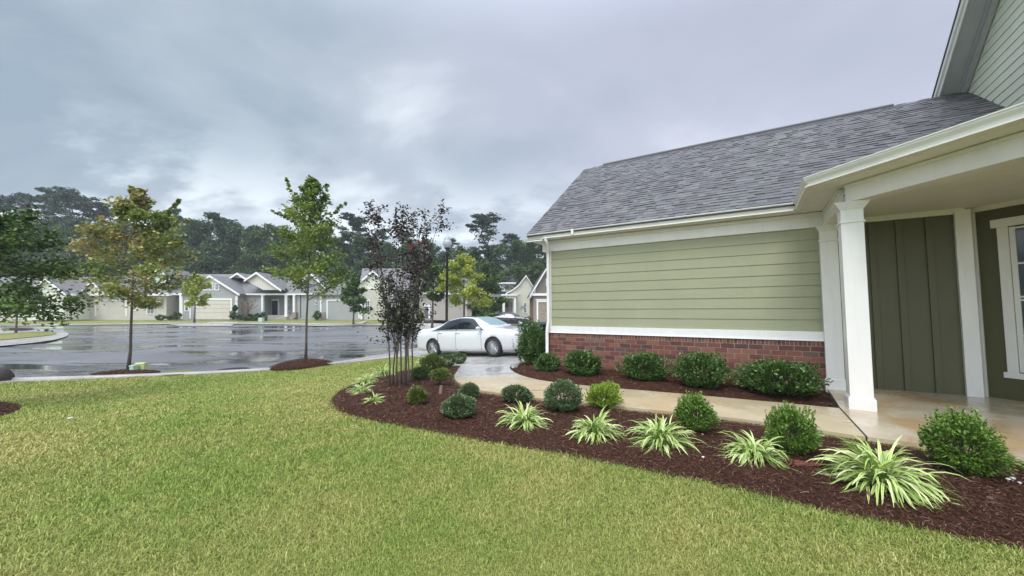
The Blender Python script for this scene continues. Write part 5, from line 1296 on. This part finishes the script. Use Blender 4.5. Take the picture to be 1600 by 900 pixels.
# E and F: houses half hidden behind the left trees
E_h = FH('low_white_house', 'pale house with a grey garage door, half hidden behind the orange maple', 46, 200)
E_h.part('wall', csid, lambda q: E_h.rect(q, 122, 260, 458, 500, 0, 9)); E_h.part('roof', froof, lambda q: (E_h.slab(q, [(116, 458.5, -.5), (264, 458.5, -.5), (255, 432, 5), (125, 432, 5)]), E_h.slab(q, [(125, 432, 5), (255, 432, 5), (262, 461, 10), (118, 461, 10)])))
E_h.part('eave_trim', white, lambda q: E_h.rect(q, 116, 264, 458, 462, -.5, .4)); E_h.gable('white_gable', palesid, (247, 420), (226, 440), (268, 440), 4, 447, dy=1.5)
E_h.gdoor(150, 196, 470, 493, tsid); E_h.part('bay', csid, lambda q: E_h.rect(q, 222, 250, 466, 475, -.4, .35)); E_h.window(206, 212, 470, 484, -.02, 2, 2, 1.5); E_h.window(230, 240, 476, 490, -.02, 2, 2, 1.2); E_h.gable('left_gable', palesid, (142, 440), (124, 458), (160, 458), 4, dy=-.5)
F_h = FH('white_house', 'white house at the far left beyond the dark branches of the edge tree', 44, 40)
F_h.part('wall', csid, lambda q: F_h.rect(q, -40, 108, 458, 505, 0, 9)); F_h.part('roof', froof, lambda q: (F_h.slab(q, [(-46, 459, -.5), (113, 459, -.5), (104, 430, 5), (-36, 430, 5)]), F_h.slab(q, [(-36, 430, 5), (104, 430, 5), (110, 463, 10), (-44, 463, 10)])))
F_h.gable('front_gable', palesid, (70, 436), (40, 460), (100, 460), 4, 500, dy=-.6); F_h.gdoor(-20, 28, 470, 500, gdoorw); F_h.window(64, 76, 468, 484, -.65, 2, 2, 1.5); F_h.part('eave_trim', white, lambda q: F_h.rect(q, -46, 113, 458.5, 462, -.5, .4))

# driveways and paths on the far side
def flat(name, pix, mat, dz=.0, step=2.0, sm_=0):
    P = WP(pix); P = smoothpoly(P, sm_) if sm_ else P; o = sheet(name, P, dz, mat, step); return tag(o, kind='structure')
flat('far_driveway', [(262, 507), (280, 496.5), (362, 496.5), (372, 499), (330, 503), (310, 507)], farc, .03)
flat('far_driveway', [(430, 508), (500, 497.5), (562, 497.5), (575, 501), (545, 508)], farc, .03)
flat('far_driveway', [(640, 512), (648, 498), (738, 498), (745, 505), (758, 513), (700, 520)], farc, .03)
flat('far_driveway', [(822, 508), (835, 503.5), (880, 503.5), (900, 512), (835, 514)], farc, .03)
flat('far_pavement', [(-60, 508.5), (150, 506.6), (270, 504.8), (380, 504.8), (480, 505.5), (600, 507), (640, 507.5), (640, 509.5), (560, 509), (480, 507.8), (380, 507), (270, 506.8), (150, 508), (-60, 510.5)], conc, .045, 2)
# left parcel reaching into the street
LP_ = [(-200, 520), (-60, 514), (10, 513.5), (60, 515), (98, 518), (107, 524), (90, 531), (50, 537), (0, 542), (-80, 550), (-200, 560)]
flat('left_pavement', LP_, conc, .05, .8, 3); flat('left_verge_grass', [(-180, 530), (-60, 525), (0, 523), (50, 520.5), (82, 520), (86, 524), (50, 528.5), (0, 533), (-80, 541), (-180, 548)], soil, .08, .8, 3)
flat('left_mulch_patch', [(0, 516), (28, 514), (55, 516), (28, 518)], mulch, .11, .5, 3)

# hedges and bushes at the far houses
def bush(px, py, w_, h_, Y, label, mat='shade', cat='bush'):
    v = PT(px, 480, Y); k = Y/600; o = make_shrub('free', mat, 420, .16, w_*k, h_*k, int(px)); o.name = 'bush'; o.location = (v.x, Y, g1(v.x, Y)); tag(o, label, cat, 'bushes in front of the far houses'); return o
bush(365, 492, 11, 14, 45.4, 'round clipped bush at the right side of the cream garage door'); bush(367.5, 482, 6, 9, 45.4, 'upper ball of the clipped bush by the cream garage door').location.z += 1.0
for i, (px, w_, h_, lb) in enumerate([(378, 12, 8, 'low bush under the bare tree, leftmost of the hedge row'), (390, 12, 9, 'low bush right of the bare tree trunk'), (402, 12, 10, 'clipped bush in the middle of the hedge by the porch'), (412, 10, 11, 'tallest dark bush beside the porch column'), (385, 9, 5, 'small low bush in the second row before the bare tree'), (396, 10, 5, 'small low bush in the second row near the utility boxes')]): bush(px, 492, w_, h_, 45.2 if i < 4 else 44.2, lb)
bush(277, 492, 12, 12, 44.5, 'round dark bush beside the dark porch of the grey house'); bush(268, 492, 9, 7, 45, 'low bush left of the round one by the dark porch'); bush(252, 492, 14, 8, 44.5, 'low dark bush before the pale house behind the orange maple')
bush(496, 495, 12, 14, 45, 'round green bush between the grey house and the white garage'); bush(657, 497, 10, 16, 42, 'green bush left of the taupe garage side door', 'olive')
for i, (px, w_) in enumerate([(808, 8), (817, 9), (826, 9)]): bush(px, 498, w_, 7, 56, ['dark bush nearest the porch of the cream house', 'dark bush under the window of the cream house', 'dark bush at the right corner of the cream house'][i])
bush(828, 503, 10, 8, 42, 'green bush in front of the stone garage', 'olive')
# bare tree before the grey house
x, y = PT(385, 480, 44.8).x, 44.8
def baretree():
    rr = random.Random(5); tm = MB(); root = empty('bare_tree', (x, y, g1(x, y)))
    for i in range(5):
        a = i*1.257+.4; p = limb(tm, (0, 0, -.05), (math.cos(a)*.35, math.sin(a)*.35, 1), 1.5, .09, .05, rr, .06, 4, 6)
        for j in range(4):
            q = limb(tm, p[-1-(j % 2)], (math.cos(a+j)*.9, math.sin(a+j)*.9, 1.1), rr.uniform(.9, 1.5), .045, .02, rr, .12, 4, 5)
            for _ in range(3): limb(tm, q[-2], (rr.gauss(0, 1), rr.gauss(0, 1), 1), .6, .02, .008, rr, .1, 3, 4)
    tm.build('branches', crbark, root); tag(root, 'leafless multi-branched tree in front of the grey house wall', 'tree')
baretree()

# ------------------------------------------------------------------ woods behind
def far_tree(kind, seed):
    rr = random.Random(seed); rs = np.random.RandomState(seed); root = empty('pine_tree' if kind == 'pine' else 'forest_tree'); tm = MB()
    H = 20.0; tp = [Vector((rr.gauss(0, .12)*k, rr.gauss(0, .12)*k, H*.97*k/6-.3)) for k in range(7)]; tm.tube(tp, [.30*(1-.85*k/6) for k in range(7)], 7)
    def at(z): k = min(5, max(0, int((z+.3)/(H*.97)*6))); return tp[k].lerp(tp[k+1], min(1, (z+.3)/(H*.97)*6-k))
    cl = []
    if kind == 'pine':
        for i in range(34):
            t = rr.random()**.8; z = H*(.46+.53*t); a = rr.random()*6.283; L = (3.7*(1-t)**.55+.7)*rr.uniform(.45, 1.1); p = at(z); e_ = rr.uniform(-.05, .45)+t*.35
            lp = limb(tm, p, (math.cos(a), math.sin(a), e_), L, .10*(1-t)+.03, .03, rr, .08, 4, 5)
            for q in (lp[-1], lp[-2]): cl.append((q, rr.uniform(.55, 1.05), .34))
        for k in range(4): cl.append((at(H*(.90+.03*k)), .8, .5))
    else:
        for i in range(46):
            t = rr.random(); z = H*(.14+.84*t); a = rr.random()*6.283; L = 4.3*math.sin(math.pi*min(1, .22+.80*t))**.6*rr.uniform(.45, 1.08); p = at(z)
            lp = limb(tm, p, (math.cos(a), math.sin(a), .45), L, .10*(1-t)+.03, .03, rr, .10, 4, 5)
            for q in (lp[-1], lp[-3]): cl.append((q, rr.uniform(.8, 1.5), .62))
    n = 6200 if kind != 'pine' else 5200; c = np.array([tuple(q) for q, s, f in cl]); s = np.array([q[1] for q in cl]); f = np.array([q[2] for q in cl]); idx = rs.randint(0, len(cl), n)
    d = rs.normal(size=(n, 3)); d /= np.linalg.norm(d, axis=1)[:, None]; r = rs.rand(n)[:, None]**.45
    P = c[idx]+d*r*s[idx][:, None]*np.column_stack([np.ones(n), np.ones(n), f[idx]]); P[:, 2] = np.maximum(P[:, 2], .3)
    leaves('crown', P, .34 if kind == 'pine' else .42, LM['pine' if kind == 'pine' else ('fgreen' if seed % 2 else 'fdark')], root, seed, up=.5, asp=.5 if kind == 'pine' else .75)
    tm.build('trunk', pbark, root); return root
protos = {'pine': [far_tree('pine', s) for s in (101, 102, 103)], 'leaf': [far_tree('leaf', s) for s in (201, 203, 205, 202)]}
used_p = set(); rr = random.Random(77)
def plant_far(kind, var, px, top, Y, label, group):
    pr = protos[kind][var]; x = PT(px, 480, Y).x; gz = g1(x, Y); H = CZ+(487-top)*Y/600*1.004-gz; s = H/20.0
    o = pr if id(pr) not in used_p else copy_tree(pr); used_p.add(id(pr)); w_ = s*rr.uniform(.9, 1.15)*(1.55 if px in (545, 755) and kind == 'pine' else 1)
    o.location = (x, Y, gz); o.scale = (w_, w_, s); o.rotation_euler = (0, 0, rr.random()*6.28); tag(o, label, 'tree', group)
gp_, gl_ = 'tall pines of the far wood', 'leafy trees of the far wood'
pn = [(-95, 300, 66), (-62, 296, 71), (-30, 302, 64), (8, 306, 68), (38, 300, 72), (66, 292, 66), (84, 291, 70), (106, 302, 64), (122, 304, 70), (152, 318, 72), (172, 326, 78), (262, 324, 70), (545, 334, 68), (562, 352, 76), (755, 333, 66), (700, 372, 80), (806, 366, 70), (842, 368, 66), (600, 358, 82), (640, 362, 84)]
for i, (px, top, Y) in enumerate(pn):
    lb = {262: 'single pine standing above the trees right of the orange maple', 545: 'tall pine rising between the slim green maple and the purple-leaved tree', 755: 'tall round-topped pine standing above the wood right of the lamp post'}.get(px, {-95: 'tall pine far beyond the left edge', -62: 'tall pine beyond the left edge, second of its row', -30: 'tall pine just beyond the left edge', 8: 'leftmost tall pine in view, at the left edge', 38: 'second tall pine from the left edge', 66: 'tallest dark pine in the left group', 84: 'tall pine touching the tallest one on its right', 106: 'fifth tall pine from the left edge', 122: 'rightmost pine of the tall left group', 152: 'lower pine behind the left side of the orange maple', 172: 'lower pine right behind the orange maple crown', 562: 'dark pine right of the tall one beside the slim green maple', 700: 'distant pine behind the lamp post', 806: 'dark pine above the cream house', 842: 'dark pine above the brown gable house', 600: 'distant pine behind the left purple-leaved stems', 640: 'distant pine behind the purple-leaved tree middle'}.get(px))
    plant_far('pine', i % 3, px, top, Y, lb, gp_ if px not in (262, 545, 755) else None)
row = []
def top_at(px): return float(np.interp(px, [-260, 0, 130, 200, 240, 275, 300, 340, 380, 430, 480, 530, 580, 640, 700, 760, 800, 860, 1200], [335, 338, 342, 345, 348, 345, 338, 335, 341, 345, 352, 352, 366, 372, 378, 376, 368, 366, 372]))
px = -250
while px < 1180:
    row.append((px, top_at(px)+rr.uniform(-4, 10), rr.uniform(62, 68))); px += rr.uniform(20, 27)
px = -240
while px < 1180:
    row.append((px, top_at(px)+rr.uniform(8, 26), rr.uniform(70, 82))); px += rr.uniform(21, 30)
n_low = len(row)
px = -255
while px < 900:
    row.append((px, top_at(px)+rr.uniform(35, 60), rr.uniform(60, 63))); px += rr.uniform(24, 34)
ANCH = [(-40, 'beyond the left picture edge'), (20, 'at the far left edge'), (60, 'above the white house'), (105, 'left of the orange maple'), (150, 'behind the left half of the orange maple'), (195, 'behind the orange maple trunk'), (235, 'behind the right half of the orange maple'), (275, 'just right of the orange maple'), (312, 'above the small yellow tree'), (342, 'above the cream garage door'), (375, 'above the bare tree'), (405, 'above the batten porch gable'), (440, 'just left of the slim green maple'), (485, 'behind the slim green maple'), (525, 'just right of the slim green maple'), (560, 'above the small cone-shaped tree'), (595, 'behind the left stems of the purple-leaved tree'), (630, 'behind the middle of the purple-leaved tree'), (662, 'behind the right stems of the purple-leaved tree'), (690, 'just left of the lamp post'), (715, 'just right of the lamp post'), (745, 'above the bright yellow tree'), (775, 'above the bushy tree'), (805, 'above the cream house'), (832, 'between cream house and brown gable'), (862, 'above the brown gable'), (9999, 'hidden behind the green house')]
cnt = {}
for i, (px, top, Y) in enumerate(row):
    v = rr.randint(0, 3); dk = v == 3; an = next(t for m_, t in ANCH if px <= m_); rw = 'low front' if i >= n_low else ('front' if Y < 70 else 'back')
    lb = ('dark' if dk else 'mid green')+' leafy '+rw+' row tree '+an
    k = cnt[lb] = cnt.get(lb, 0)+1
    if k == 2: lb = lb.replace(' leafy', '')+', second one'
    plant_far('leaf', v, px, top, Y, lb, gl_ if px < 862 else gl_+' hidden by the green house')
# undergrowth closing the wood
mb = None
rs = np.random.RandomState(9); n = 26000; X = rs.uniform(-75, 75, n); Y = rs.uniform(64, 90, n); P = np.column_stack([X, Y, G(X, Y)+rs.rand(n)**1.2*7.5])
o = leaves('undergrowth', P, 1.0, LM['fdark'], None, 3, up=.3, asp=.8); tag(o, 'dark undergrowth filling the wood behind the houses', 'undergrowth', kind='stuff')
# ------------------------------------------------------------------ damp air
hz = MB(); hz.box(-130, 130, -25, 112, -2.6, 30); m = bpy.data.materials.new('damp_air'); m.use_nodes = True; m.node_tree.nodes.clear()
vo = m.node_tree.nodes.new('ShaderNodeVolumePrincipled'); vo.inputs['Color'].default_value = (.90, .97, 1, 1); vo.inputs['Density'].default_value = .0010; vo.inputs['Anisotropy'].default_value = .2
ou = m.node_tree.nodes.new('ShaderNodeOutputMaterial'); m.node_tree.links.new(vo.outputs[0], ou.inputs['Volume']); 
HAZE = True
if HAZE: o = hz.build('haze', m); tag(o, 'thin damp haze over the whole street', 'haze', kind='stuff')
sc.cycles.volume_bounces = 0; sc.cycles.volume_max_steps = 64
